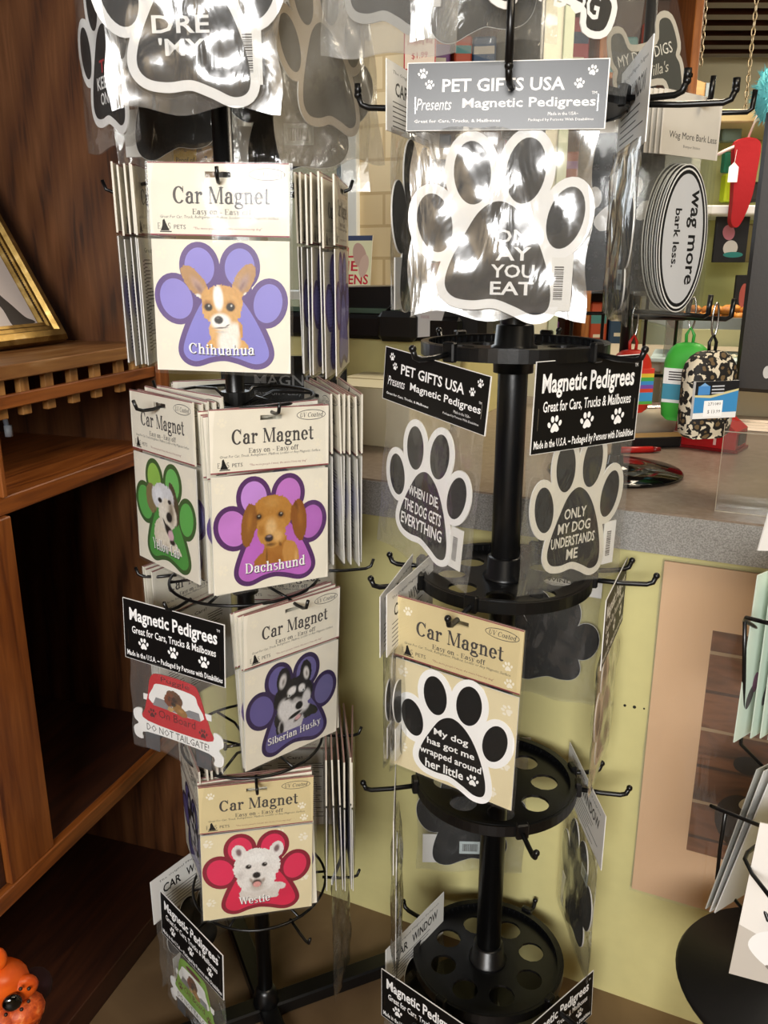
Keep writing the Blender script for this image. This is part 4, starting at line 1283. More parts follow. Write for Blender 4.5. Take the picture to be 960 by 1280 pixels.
# ------------------------------------------------------------------ right rack: plastic discs on a thick pole
RX, RY = .168, 1.10
RZ = [1.76, 1.395, 1.114, .80, .47, .14]
rr_ = thing('disc_spinner_rack', 'black plastic spinner rack with round pierced discs in front of the counter', 'display rack', (RX, RY, 0))
q = MB(); q.tube([(0, 0, .03), (0, 0, 1.95)], .0195, BLACK, 26); q.build('pole', rr_)
q = MB(); q.lathe([(.0, .0), (.143, .0), (.145, .006), (.138, .014), (.03, .024), (.022, .05), (.0, .05)], BLACK, 48); q.build('base_foot', rr_)
import bmesh
def disc_mesh():
    bm = bmesh.new()
    def ring(cx, cy, r, n):
        vs = [bm.verts.new((cx + r * math.cos(2 * PI * k / n), cy + r * math.sin(2 * PI * k / n), 0)) for k in range(n)]
        return [bm.edges.new((vs[k], vs[(k + 1) % n])) for k in range(n)]
    # eight sectors, each a fan of quads round its hole
    N = 8
    for k in range(N):
        a0 = 2 * PI * k / N
        hc = Vector((.0735 * math.cos(a0), .0735 * math.sin(a0), 0))
        outer = []
        h = PI / N
        path = []
        for t in range(9): path.append((.118, -h + 2 * h * t / 8))
        path += [(.118 - (.118 - .019) * t / 6, h) for t in range(1, 6)]
        for t in range(5): path.append((.019, h - 2 * h * t / 4))
        path += [(.019 + (.118 - .019) * t / 6, -h) for t in range(1, 6)]
        ov, iv = [], []
        for (r_, q_) in path:
            p = Vector((r_ * math.cos(a0 + q_), r_ * math.sin(a0 + q_), 0))
            ov.append(bm.verts.new(p))
            iv.append(bm.verts.new(hc + (p - hc).normalized() * .0200))
        n_ = len(ov)
        for t in range(n_):
            u = (t + 1) % n_
            bm.faces.new((ov[t], ov[u], iv[u], iv[t]))
    bmesh.ops.remove_doubles(bm, verts=bm.verts[:], dist=1e-6)
    g = bmesh.ops.extrude_face_region(bm, geom=bm.faces[:])
    bmesh.ops.translate(bm, vec=(0, 0, -.004), verts=[e for e in g['geom'] if isinstance(e, bmesh.types.BMVert)])
    bmesh.ops.recalc_face_normals(bm, faces=bm.faces[:])
    me = bpy.data.meshes.new('tier_disc')
    bm.to_mesh(me)
    bm.free()
    me.materials.append(BLACK)
    return me
DM = disc_mesh()
q = MB()
q.lathe([(.116, -.006), (.1205, -.006), (.1205, .010), (.116, .010), (.116, -.006)], BLACK, 64, smooth=False)
for k in range(72):
    a = 2 * PI * k / 72
    st = len(q.v)
    q.box(.1115, .1165, -.0011, .0011, .0, .0095, BLACK)
    q.xform(Matrix.Rotation(a, 4, 'Z'), st)
q.lathe([(.1105, .0085), (.1165, .0085), (.1165, .0105), (.1105, .0105), (.1105, .0085)], BLACK, 64, smooth=False)
rim0 = q.build('rim', None)
q = MB(); q.lathe([(.0195, -.03), (.026, -.03), (.027, -.004), (.030, .0), (.030, .004), (.026, .006), (.024, .030), (.0195, .032)], BLACK, 30); hub0 = q.build('hub', None)
for i, z in enumerate(RZ):
    d = bpy.data.objects.new('tier_disc', DM); COL.objects.link(d); d.parent = rr_; d.location = (0, 0, z); d.rotation_euler = (0, 0, R(11 * i))
    for src in (rim0, hub0):
        e = src if i == 0 else src.copy()
        if i: COL.objects.link(e)
        e.parent = d
RHOOKS = {0: [(-60, .19), (50, .19), (2, .19)], 1: [(-14, .185), (-82, .20), (75, .235), (55, .19), (180, .19)], 2: [(-47, .185), (44, .185), (150, .175), (-150, .175)],
          3: [(-28, .195), (-78, .19), (82, .205), (150, .148), (100, .19), (-110, .17)], 4: [(-84, .200), (80, .195), (10, .178), (178, .148), (100, .17)], 5: [(-130, .175), (140, .150), (-42, .185), (43, .185)]}
for i, z in enumerate(RZ):
    for (yaw, r1) in RHOOKS[i]:
        q = MB(); hook(q, 0, 0, z + .002, yaw, .118, r1, .0036, .010, BLACK, .0046, .003)
        if i == 1:
            a_ = R(yaw); tip = Vector((math.sin(a_) * r1, -math.cos(a_) * r1, z + .012))
            q.tube([tip, tip + Vector((0, 0, .080 if yaw == -14 else .012))], .0042, BLACK, 9)
        st = len(q.v); q.bbox(-.009, .009, -.127, -.117, -.008, .016, BLACK, .002)
        q.xform(Matrix.Translation((0, 0, z)) @ Matrix.Rotation(R(yaw), 4, 'Z'), st)
        q.build('hook', rr_)

# ------------------------------------------------------------------ packages on the left rack
IV = P('#8f86d8'), P('#8f86d8'), P('#8b84d6'), P('#8b84d6'), P('#8580d6')
GR = P('#5fae55'), P('#8fbf52', .15), P('#6fbf63'), P('#5fb054'), P('#4f9a45', .12)
PU = P('#c77fd6', .12), P('#c58ee0', .1), P('#c67ad2', .1), P('#b268c0', .12), P('#bd68c8', .14)
IN = P('#645c9c'), P('#665f9f'), P('#6a649f'), P('#6a6598'), P('#5f5894', .1)
RD = P('#e52e5c'), P('#e0305a', .1), P('#e52e5c'), P('#e0305a'), P('#de2850', .1)
chi = car_package('cream magnet package with a tan chihuahua on a lavender paw', (-.183, .996, 1.326), -5, -.8, 1.2, P('#5f4688'), IV, 'chihuahua', 'Chihuahua', (-.02, -.66, 1.06, .155, 0, .02), seed=2)
car_package('cream magnet package with a yellow lab on a green paw', (-.279, 1.044, 1.062), -47.3, -1.8, -.6, P('#3d5f2f'), GR, 'lab', 'Yellow Lab', (-.02, -.60, .95, .19, 0, 0), seed=3)
car_package('cream magnet package with a brown dachshund on a magenta paw', (-.138, 1.017, 1.052), 32.6, -2.1, 2.6, P('#542a66'), PU, 'dachshund', 'Dachshund', (.05, -.63, 1.15, .17, 0, .02), seed=4)
car_package('cream magnet package with a black and white husky on a slate blue paw', (-.120, 1.036, .791), 43.2, 1.8, 1.3, P('#33254f'), IN, 'husky', 'Siberian Husky', (.03, -.60, 1.26, .14, 0, .02), seed=5)
car_package('cream magnet package with a white terrier on a bright red paw', (-.178, 1.018, .526), 12.7, 1.7, 1.7, P('#8a1d33'), RD, 'westie', 'Westie', (-.07, -.63, .62, .17, 0, .02), seed=6, card='tan')
car_package('cream magnet package with a dark purple paw turned away, above the green car', (-.288, 1.085, .545), -66, 0, 0, P('#2f2347'), IN, 'husky', None, seed=7)
plain = car_package('cream magnet package, innermost of the stack left of the chihuahua, seen from behind', (-.287, 1.115, 1.330), -93, 0, 0, P('#5f4688'), IV, None, None, seed=8)
def stack(n, start, step, yaw, label, group, dyaw=1.5, tilt=0, sc=1.0, rs=1, swing=0):
    rr = random.Random(rs)
    for k in range(n):
        p = Vector(start) + Vector(step) * k
        copy_thing(plain, label, p + Vector((0, 0, rr.uniform(-.004, .003))), yaw + rr.uniform(-dyaw, dyaw), tilt + rr.uniform(-1, 1) + swing * k, rr.uniform(-1.2, 1.2), group, sc)
stack(4, (-.294, 1.115, 1.331), (-.0062, 0, 0), -88, 'cream magnet package hanging edge-on in the stack left of the chihuahua', 'edge-on packages left of the chihuahua')
stack(7, (-.098, 1.105, 1.318), (.0075, -.001, 0), 85, 'cream magnet package hanging edge-on in the stack right of the chihuahua', 'edge-on packages right of the chihuahua', 2.5, rs=2)
stack(4, (-.271, 1.054, 1.062), (.0070, .006, 0), -47, 'cream magnet package stacked directly behind the yellow lab', 'packages behind the yellow lab', 1.0, rs=3)
stack(3, (-.146, 1.023, 1.050), (-.004, .006, 0), 32, 'cream magnet package stacked directly behind the dachshund', 'packages behind the dachshund', 1.0, rs=4)
stack(6, (-.090, 1.135, 1.060), (.0085, .002, 0), 106, 'cream magnet package hanging edge-on in the stack right of the dachshund', 'edge-on packages right of the dachshund', 2.5, rs=5)
stack(3, (-.235, 1.262, 1.052), (-.003, .0075, 0), 200, 'cream magnet package at the back of the rack behind the yellow lab, its reverse showing', 'packages at the back behind the lab', 2, rs=6)
stack(3, (-.128, 1.043, .791), (-.006, .007, 0), 43, 'cream magnet package stacked directly behind the husky', 'packages behind the husky', 1.0, rs=7)
stack(3, (-.29, 1.195, .80), (-.006, .005, 0), -125, 'cream magnet package at the back of the rack behind the red car magnet', 'packages at the back behind the red car', 3, rs=8)
stack(3, (-.160, 1.262, .775), (.001, .0075, 0), 176, 'cream magnet package at the back of the rack behind the husky, its reverse showing', 'packages at the back behind the husky', 2, rs=9)
stack(3, (-.181, 1.026, .526), (-.0015, .0075, 0), 12.7, 'cream magnet package stacked directly behind the white terrier', 'packages behind the white terrier', 1.0, rs=10)
stack(6, (-.088, 1.120, .545), (.0080, .0, 0), 94, 'cream magnet package hanging edge-on in the stack right of the white terrier', 'edge-on packages right of the white terrier', 2.5, rs=11, sc=.98)
stack(4, (-.279, 1.091, .545), (.0065, .004, 0), -66, 'cream magnet package behind the purple paw in the lower left stack', 'packages behind the purple paw', 1.5, rs=12)
stack(2, (-.165, 1.262, .505), (.002, .008, 0), 178, 'cream magnet package at the back of the rack behind the white terrier, its reverse showing', 'packages at the back behind the terrier', 2, rs=13)

magnet_bag('car_magnet_package', 'black-headed bag with a red car magnet and a bone-shaped bumper', (-.275, 1.019, .785), -27.7, -1.6, 1.7, .172, .088, .165, .222, 'pedigrees', 'car', (('Puggle',),), S=.073, cz=-.152, body=P('#c9202c'), seed=11)
magnet_bag('car_magnet_package', 'black-headed bag with a green car magnet at the foot of the left rack', (-.283, 1.019, .289), -46.2, -2.0, .7, .173, .078, .168, .20, 'pedigrees', 'car', ((' . ',),), S=.066, cz=-.138, body=P('#7fae3c'), seed=12)
magnet_bag('paw_magnet_package', 'white-backed header bag hanging behind the green car magnet', (-.312, 1.150, .300), 235, 0, 0, .165, .08, .16, .20, 'pedigrees', 'paw', (), S=.06, cz=-.14, seed=13)
# top of the left rack
magnet_bag('paw_magnet_package', 'crinkled glaring bag with a white-edged paw above the chihuahua', (-.203, .985, 1.585), -2, 1, 0, .19, .06, .186, .208, 'petgifts', 'paw', (('DRE', .62, None), ("'MY", .5, None)), S=.098, cz=-.098, sz=1.0, filmmat=CRINKLE, seed=14, puff=.006, amp=.0016, code=(.62, -.55), lpos=(-.1, -.28), lh=.17)
magnet_bag('paw_magnet_package', 'clear bag with a half hidden white-edged paw at the top left', (-.325, 1.09, 1.590), -52, 0, 0, .17, .06, .17, .238, 'petgifts', 'paw', (('T', .2, '#c3202c'), ('KEEP', .5, None), ('ON', .3, None)), S=.078, cz=-.128, sz=1.15, seed=15, code=None, lpos=(-.12, -.22), lh=.15)
magnet_bag('paw_magnet_package', 'dusty clear bag with a dark paw swinging out top right of the left rack', (-.085, 1.07, 1.60), 52, 0, -9, .18, .06, .19, .27, 'petgifts', 'paw', (), S=.075, cz=-.14, sz=1.2, filmmat=clear_mat('dusty_bag_film', .2, .04, 1.5, .20, bump=.8, scale=26, stretch=(1.6, 1, .7), milkcol=(.75, .68, .55)), seed=16, code=None, white=M('#b7a894', .5), puff=.008, amp=.002)
magnet_bag('paw_magnet_package', 'black paw magnet seen from behind under the glaring bag, left of the pole', (-.285, 1.255, 1.585), 172, 0, 0, .18, .06, .178, .245, 'petgifts', 'paw', (), S=.082, cz=-.125, sz=1.15, seed=17)
magnet_bag('paw_magnet_package', 'black paw magnet seen from behind with a grey barcode, right of the pole', (-.118, 1.265, 1.570), 184, 0, 0, .20, .06, .195, .255, 'petgifts', 'paw', (), S=.098, cz=-.130, sz=1.0, seed=18, sticker=(.0, -.50))
gd = thing('car_magnet_package', 'yellow and black package with a golden dog photo behind the left rack pole', 'magnet package', (-.245, 1.275, 1.395), 4)
f = Flat(-.001); f.box(-.05, .05, -.001, .001, -.09, 0, WHITE); f.rect(-.05, -.09, -.018, 0, M('#e0b32c', .5), 1); f.rect(-.018, -.09, .05, 0, M('#17120f', .5), 1)
f.text('Original', -.034, -.022, .026, .007, BLACKP, 2); f.text('Proof of', -.034, -.036, .026, .007, BLACKP, 2)
hc = f.build('photo_card', gd)
mp, ops, zm = DOGS['retriever']
art('dog_picture', ops, mp, hc, -.001 - 3 * EPS, .03, -.038, seed=6, zmin=-2)
film('clear_sleeve', .106, -.095, .002, gd, SLEEVE)
# black magnet box seen through the rack at tier two
bx = thing('car_magnet_package', 'black package lettered MAGNET with little round paws behind the dachshund', 'magnet package', (-.150, 1.262, 1.088), -4)
f = Flat(-.001); f.box(-.095, .095, -.001, .002, -.11, 0, BLACKP)
f.serif('M', -.035, -.036, .022, .016, M('#8d8d90', .5), 1); f.text('MAGNET', .008, -.036, .105, .016, M('#9a9a9c', .5), 1, bold=.01)
f.text('Easy on - Easy off', .0, -.056, .09, .008, M('#8d8d90', .5), 1)
f.paw_icon(.062, -.016, .012, M('#8fa6d8', .5), 1); f.paw_icon(.066, -.046, .010, M('#d8c7cc', .5), 1); f.paw_icon(-.076, -.02, .012, M('#c9cfc0', .5), 1); f.paw_icon(-.076, -.048, .011, M('#d8a0a4', .5), 1)
f.build('printed_card', bx)
film('clear_sleeve', .194, -.115, .002, bx, SLEEVE)
# empty clear bag trailing below the right stack
mbg = thing('empty_bag', 'long empty clear plastic bag trailing down below the right edge of the left rack', 'plastic bag', (-.068, 1.10, .330), 78)
film('clear_film', .10, -.235, 0, mbg, BAG, .003, .004, 21, .0015)
q = MB(); q.box(-.05, .05, -.001, .001, -.006, .004, M('#c8c8c4', .4)); q.build('hem', mbg)

# ------------------------------------------------------------------ packages on the right rack
magnet_bag('paw_magnet_package', 'large crinkled bag headed PET GIFTS USA, blazing with window glare', (.127, .961, 1.419), -9.5, -2.4, .7, .206, .066, .192, .256, 'petgifts', 'paw', (('ON:', .46, None), ('AY', .4, None), ('YOU', .5, None), ('EAT', .5, None)), S=.094, cz=-.160, sz=1.0, filmmat=CRINKLE, seed=31, puff=.006, amp=.0018, code=(.72, -.62), lpos=(.18, -.12), lh=.15)
magnet_bag('paw_magnet_package', 'clear bag with a paw reading WHEN I DIE, THE DOG GETS EVERYTHING', (.063, .998, 1.111), -55, -1.2, 5.0, .200, .067, .19, .262, 'petgifts', 'paw', (('WHEN I DIE,', .76, None), ('THE DOG GETS', .94, None), ('EVERYTHING', 1.04, None)), S=.081, cz=-.160, sz=1.0, seed=32, lpos=(-.03, -.14), lh=.19, code=(.82, -.68))
magnet_bag('paw_magnet_package', 'clear bag with a paw reading ONLY MY DOG UNDERSTANDS ME', (.247, 1.019, 1.112), 32, 1.5, .1, .177, .110, .178, .295, 'pedigrees', 'paw', (('ONLY', .5, None), ('MY DOG', .74, None), ('UNDERSTANDS', 1.0, None), ('ME', .26, None)), S=.076, cz=-.186, sz=1.22, seed=33, lpos=(-.03, -.10), lh=.155, code=(.84, -.66), white=M('#e4dfd2', .5))
car_package('cream magnet package with a black paw reading My dog has got me wrapped around', (.091, .955, .809), -33.4, 1.7, 1.9, seed=34, scale=1.115, card='tan', bw=True)
stack_r = lambda *a, **k: magnet_bag(*a, **k)
magnet_bag('paw_magnet_package', 'black-headed bag whose white header edge shows left of the My dog package', (.022, 1.070, .815), 254, 0, 0, .17, .085, .165, .25, 'pedigrees', 'paw', (), S=.068, cz=-.17, seed=35)
magnet_bag('paw_magnet_package', 'black-headed bag with white reverse peeking out above the My dog package', (.040, 1.045, .826), 247, 0, 0, .17, .085, .165, .25, 'pedigrees', 'paw', (), S=.068, cz=-.17, seed=36)
magnet_bag('paw_magnet_package', 'bag edge-on behind the big glaring bag, black paw and CAR on its header', (.040, 1.075, 1.428), 249, 0, 0, .19, .07, .18, .262, 'petgifts', 'paw', (), S=.083, cz=-.165, sz=1.1, seed=37)
magnet_bag('paw_magnet_package', 'bag turned edge-on right of the glaring bag, white header reverse showing', (.276, 1.035, 1.440), 84, 0, 0, .19, .10, .185, .285, 'petgifts', 'paw', (), S=.08, cz=-.19, sz=1.1, seed=38, sticker=(.3, -.55))
magnet_bag('paw_magnet_package', 'black paw magnet seen from behind through the bag behind the My dog package', (.258, 1.205, .765), 155, 0, 0, .15, .03, .150, .21, 'pedigrees', 'paw', (), S=.074, cz=-.105, sz=1.0, seed=39)
magnet_bag('paw_magnet_package', 'bag with brown header hanging edge-on below the ONLY MY DOG paw', (.318, 1.085, .805), 66, 0, 0, .18, .10, .175, .30, 'pedigrees', 'paw', (('DOGS', .6, None),), S=.076, cz=-.19, sz=1.2, seed=40, filmmat=clear_mat('tan_bag_film', .15, .03, 1.4, .16, bump=.7, scale=22, milkcol=(.6, .5, .36)), white=M('#cfc2ab', .5), lpos=(0, -.4))
magnet_bag('paw_magnet_package', 'bag with white printed header reverse hanging lowest at the right of the disc rack', (.300, 1.095, .482), 93, 0, 0, .19, .09, .18, .30, 'pedigrees', 'paw', (), S=.078, cz=-.19, sz=1.2, seed=41, sticker=(.5, .5))
magnet_bag('paw_magnet_package', 'black paw magnet seen from behind with a pale blue barcode under the third disc', (.150, 1.235, .462), 178, 0, 0, .19, .03, .185, .265, 'pedigrees', 'paw', (), S=.090, cz=-.155, sz=1.0, seed=42, sticker=(.0, -.68))
magnet_bag('paw_magnet_package', 'clear bag hanging edge-on down the left side of the third disc', (.020, 1.080, .478), 268, 0, 0, .17, .09, .165, .30, 'pedigrees', 'paw', (), S=.07, cz=-.18, seed=43)
magnet_bag('paw_magnet_package', 'black-headed bag at the bottom left of the disc rack, cut off by the frame', (.060, .981, .190), -40.3, 0, 0, .160, .09, .155, .17, 'pedigrees', 'paw', (), S=.06, cz=-.13, seed=44)
magnet_bag('paw_magnet_package', 'black-headed bag at the bottom right of the disc rack, cut off by the frame', (.261, 1.0, .165), 40.8, -2, 0, .165, .085, .16, .15, 'pedigrees', 'paw', (), S=.06, cz=-.12, seed=45)
magnet_bag('paw_magnet_package', 'white header reverse lettered CAR left of the lowest disc', (.055, 1.115, .200), 232, 0, 0, .16, .085, .155, .18, 'pedigrees', 'paw', (), S=.06, cz=-.13, seed=46)
# top tier, only the lower ends in view
magnet_bag('bone_magnet_package', 'clear bag with a black bone magnet ending in DOG at the top right', (.200, .985, 1.678), 22, 0, 9, .22, .06, .23, .270, 'petgifts', 'bone', (('MY DOG', 1.35, None),), S=.072, cz=-.180, sz=1.0, seed=47, lpos=(.14, -.20), lh=.36)
magnet_bag('paw_magnet_package', 'dusty bag with a grey printed magnet at the top left of the disc rack', (.020, 1.010, 1.692), -38, 0, 6, .19, .06, .19, .255, 'petgifts', 'paw', (('', .1, None),)[:0], S=.085, cz=-.135, sz=1.1, seed=48, filmmat=clear_mat('hazy_bag_film', .12, .03, 1.5, .22, bump=.8, scale=24, milkcol=(.75, .74, .70)), white=M('#bdbcb8', .5), code=(.7, -.5))
magnet_bag('paw_magnet_package', 'black paw magnet back hanging at the top of the frame left of the thick pole', (.104, .990, 1.694), 182, 0, 0, .16, .06, .155, .250, 'petgifts', 'paw', (), S=.078, cz=-.150, sz=1.2, seed=49)
# ------------------------------------------------------------------ things on and behind the counter
CT = .8825
def onc(px, py, z=CT):
    r = ray(px, py)
    return EYE + r * ((z - CAM_H) / r.z)
def obj_at(name, label, cat, loc, yaw=0, group=None):
    return thing(name, label, cat, loc, yaw, group=group)

# countertop spinner with hooks
c0 = onc(768, 590)
cs = obj_at('counter_spinner', 'countertop wire spinner with a glossy black round base behind the disc rack', 'display rack', c0)
q = MB(); q.lathe([(0, 0), (.108, 0), (.111, .003), (.108, .006), (.06, .012), (.014, .016), (.012, .03), (0, .03)], M('#0a0a0b', .08, name='gloss_black'), 48); q.build('base', cs)
q = MB(); q.tube([(0, 0, .01), (0, 0, .95)], .008, BLACK, 14); q.build('pole', cs)
q = MB()
for x in (-.085, -.035, .035, .085):
    q.tube([(x, .012, .16), (x, .012, .45)], .0028, BLACKWIRE, 8)
for z in (.16, .26, .45):
    q.tube([(-.085, .012, z), (.085, .012, z)], .0028, BLACKWIRE, 8)
q.build('wire_grid', cs)
def arm(p_end, y0, up=.030):
    # rod from the spinner's column to a point, its tip turned up
    p = Vector(p_end) - c0
    q = MB()
    s0 = Vector((.0, .01, p.z))
    d = (p - s0)
    q.tube([s0, s0 + d * .95, s0 + d * .99 + Vector((0, 0, .004)), p + Vector((0, 0, up))], .0038, BLACKWIRE, 9)
    q.build('hook', cs)
for (px, py, y) in ((915, 399, 1.30), (886, 396, 1.22), (860, 398, 1.34), (786, 402, 1.42)):
    arm(at(px, py, y), 0)
for (px, py, y) in ((889, 126, 1.22), (941, 140, 1.36), (815, 128, 1.30)):
    arm(at(px, py, y), 0)

# oval stickers on the spinner
def wag(label, loc, yaw, first=None):
    if first:
        return copy_thing(first, label, loc, yaw, group='oval stickers stacked behind the front one')
    t = obj_at('bumper_sticker_pack', label, 'sticker package', loc, yaw)
    f = Flat(-.0012)
    f.box(-.068, .068, f.y, f.y + .0006, -.078, 0, M('#ece6dc', .5))
    f.text('Wag More Bark Less', .006, -.054, .112, .011, BLACKP, 1); f.text('Bumper Sticker', .004, -.066, .04, .0045, TEXT, 1, res=1)
    f.build('header_card', t)
    f = Flat(-.0008)
    cz = -.185
    o = ellipse(.004, cz, .060, .099, 0, 48)
    f.prism(o, f.y, f.y + .0006, WHITE)
    f.ell(.004, cz, .0585, .0975, BLACKP, 1, 0, 48); f.ell(.004, cz, .0550, .094, WHITEP, 2, 0, 48); f.ell(.004, cz, .0525, .0915, BLACKP, 3, 0, 48); f.ell(.004, cz, .0475, .0865, M('#dfe1e6', .4), 4, 0, 48)
    f.text('wag more', .021, cz + .003, .128, .025, BLACKP, 5, bold=.018, rot=-90)
    f.text('bark less.', -.012, cz + .002, .078, .015, BLACKP, 5, bold=.02, rot=-90)
    f.build('oval_sticker', t)
    film('clear_sleeve', .140, -.29, .001, t, SLEEVE, .0025, .001, 51, .0004)
    return t
wp = at(868, 118, 1.235)
wg = wag('oval white sticker reading wag more bark less on the counter spinner', wp, 38)
dv = Vector((math.sin(R(38)), -math.cos(R(38)), 0))
for k in range(1, 4):
    wag('oval sticker package stacked behind the wag more bark less sticker', wp - dv * .005 * k + Vector((-.0018 * k, 0, .001 * k)), 38 - k, wg)

# black paw-print package beside it
BP = Flat(-.001)
t = obj_at('bumper_sticker_pack', 'black package patterned with little grey paws and a big white paw', 'sticker package', at(782, 128, 1.34), -14)
f = Flat(-.001); f.box(-.062, .062, f.y, f.y + .001, -.04, 0, M('#cfc6ba', .5)); f.poly([(-.03, -.012), (.03, -.004), (.035, -.010), (-.028, -.020)], BLACKP, 1); f.build('header_card', t)
f = Flat(-.001); f.box(-.062, .062, f.y, f.y + .001, -.265, -.04, M('#101012', .35))
rr2 = random.Random(4)
for i in range(7):
    for j in range(12):
        f.paw_icon(-.053 + .0175 * i + .008 * (j % 2), -.052 - .0178 * j, .0052, M('#5d5d62', .5), 1, rr2.uniform(-40, 40))
f.paw_icon(0, -.145, .052, WHITEP, 2, -15)
f.build('printed_card', t)
film('clear_sleeve', .128, -.27, .001, t, SLEEVE, .0025, .001, 52, .0004)
t = obj_at('clear_bag_pack', 'clear bag with a silvery roll hanging under the oval stickers', 'sticker package', at(815, 300, 1.38), 8)
f = Flat(0); f.box(-.045, .045, -.001, .001, -.085, -.01, M('#8f9094', .35)); f.build('grey_card', t)
film('clear_sleeve', .098, -.09, .002, t, SLEEVE, .003, .003, 53, .0006)

# bone shaped sign
t = obj_at('bone_magnet', 'dark bone-shaped magnet reading MY DOG DIGS above the stickers', 'magnet', at(808, 80, 1.27), 8, None)
t.rotation_euler = (R(0), R(-16), R(8))
f = Flat(-.001)
bone = spline([(-.42, -.30), (-.62, -.62), (-.95, -.52), (-1.0, -.15), (-.90, .02), (-1.0, .20), (-.92, .56), (-.60, .56), (-.40, .26), (.40, .26), (.60, .60), (.92, .56), (1.02, .18), (.92, 0), (1.0, -.18), (.92, -.58), (.60, -.60), (.42, -.30)], 4)
S = .046
f.prism([(x * S, z * S * 1.7) for x, z in inflate(bone, .11)], -.001, .001, M('#b9b2a4', .5)); f.poly([(x * S, z * S * 1.7) for x, z in bone], M('#34352f', .5), 2)
f.text('MY DOG DIGS', 0, .012, .078, .014, M('#d8d4c8', .5), 3); f.text("Willa's", .012, -.010, .036, .014, M('#b9b4a6', .5), 3, shear=.35)
f.build('printed_bone', t)
film('clear_sleeve', .115, -.09, .09, t, SLEEVE, .002, .001, 54, .0004)

# poop-bag pouches hanging from snap clips
LEO, nt, b_ = new_mat('leopard_fabric')
tc = nt.nodes.new('ShaderNodeTexCoord'); n1 = nt.nodes.new('ShaderNodeTexVoronoi'); n1.feature = 'F1'; n1.inputs['Scale'].default_value = 75; n1.inputs['Randomness'].default_value = .9
n2 = nt.nodes.new('ShaderNodeTexNoise'); n2.inputs['Scale'].default_value = 60; n2.inputs['Distortion'].default_value = 1.5
ad = nt.nodes.new('ShaderNodeMath'); ad.operation = 'MULTIPLY'
rp = nt.nodes.new('ShaderNodeValToRGB'); rp.color_ramp.interpolation = 'CONSTANT'
for p, c in ((0, '#6b5638'), (.14, '#15110e'), (.30, '#d9cdb4')):
    e = rp.color_ramp.elements[0] if p == 0 else rp.color_ramp.elements.new(p)
    e.position = p; e.color = (*lin(c), 1)
rp.color_ramp.elements[-1].color = (*lin('#d9cdb4'), 1)
nt.links.new(tc.outputs['Object'], n1.inputs['Vector']); nt.links.new(tc.outputs['Object'], n2.inputs['Vector'])
nt.links.new(n1.outputs['Distance'], ad.inputs[0]); nt.links.new(n2.outputs['Fac'], ad.inputs[1])
nt.links.new(ad.outputs[0], rp.inputs['Fac']); nt.links.new(rp.outputs['Color'], b_.inputs['Base Color']); b_.inputs['Roughness'].default_value = .7

def pouch(label, loc, yaw, body, clip, wd, ht, dep, labels):
    t = obj_at('bag_pouch', label, 'pouch', loc, yaw)
    q = MB()
    # rounded upright bag: stacked superellipse rings
    prof = [(.14, 0), (.27, -.02), (.38, -.07), (.46, -.15), (.5, -.25), (.5, -.80), (.47, -.94), (.36, -1.0)]
    n = 28; vs = []; fs = []
    for (r_, z) in prof:
        for k in range(n):
            a = 2 * PI * k / n
            ca, sa = math.cos(a), math.sin(a)
            vs.append((wd * 2 * r_ * .5 * math.copysign(abs(ca) ** .6, ca), dep * 2 * r_ * .5 * math.copysign(abs(sa) ** .6, sa), z * ht))
    for i in range(len(prof) - 1):
        for k in range(n):
            fs.append((i * n + k, i * n + (k + 1) % n, (i + 1) * n + (k + 1) % n, (i + 1) * n + k))
    fs += [tuple(range(n)), tuple(range(len(vs) - 1, len(vs) - 1 - n, -1))]
    q.add(vs, fs, body, True); q.build('pouch_body', t)
    q = MB(); q.tube([(.005 * math.cos(a), 0, .045 + .024 * math.sin(a)) for a in [2 * PI * k / 20 for k in range(20)]], .0016, clip[0], 8, closed=True); q.build('snap_clip', t)
    q = MB(); q.tube([(-.005, 0, -.004), (-.006, 0, .012), (0, 0, .023), (.006, 0, .012), (.005, 0, -.004)], .0026, clip[1], 8); q.build('loop', t)
    f = Flat(-dep / 2 - .0006)
    for fn in labels:
        fn(f)
    f.build('paper_band', t)
    return t
BLUE = M('#3f8fc8', .5); 
def leo_l(f):
    f.box(-.037, .037, f.y + .0004, f.y + .006, -.099, -.043, WHITE)
    f.rect(-.037, -.074, .037, -.043, M('#191a1d', .5), 1)
    f.poly([(-.037, -.090), (.037, -.090), (.037, -.058), (-.01, -.068), (-.037, -.066)], BLUE, 2); f.poly([(-.037, -.066), (-.01, -.068), (.037, -.058), (.037, -.055), (-.01, -.064), (-.037, -.063)], M('#d9cf9a', .5), 2)
    f.rect(-.032, -.063, -.012, -.050, M('#4d8fd0', .5), 3); f.poly([(-.030, -.050), (-.022, -.045), (-.014, -.050)], M('#7fb0e0', .5), 3)
    for k in range(3): f.rect(-.009, -.0515 - .005 * k, .012, -.0495 - .005 * k, M('#c9ccd2', .5), 3)
    f.rect(-.020, -.096, .012, -.072, WHITEP, 4); f.text('271080', -.002, -.077, .022, .0045, TEXT, 5, res=1); f.text('$ 13.99', -.002, -.089, .022, .006, TEXT, 5, res=1)
pouch('leopard print bag pouch with a blue label hanging from a silver clip', at(890, 438, 1.28), 14, LEO, (STEEL, BLACK), .082, .132, .045, [leo_l])
def gr_l(f):
    f.box(-.03, .03, f.y, f.y + .03, -.095, -.04, M('#e8ece8', .5)); f.rect(-.03, -.09, .03, -.065, M('#3f8fa8', .5), 1)
    for a in range(4):
        f.rect(-.022, -.047 - .004 * a, .0, -.045 - .004 * a, TEXT, 2)
pouch('bright green bag pouch behind the leopard print one', at(862, 428, 1.36), -35, M('#3faa3a', .5, bump=.2, bscale=50), (STEEL, M('#2f9a38', .4)), .07, .125, .04, [gr_l])
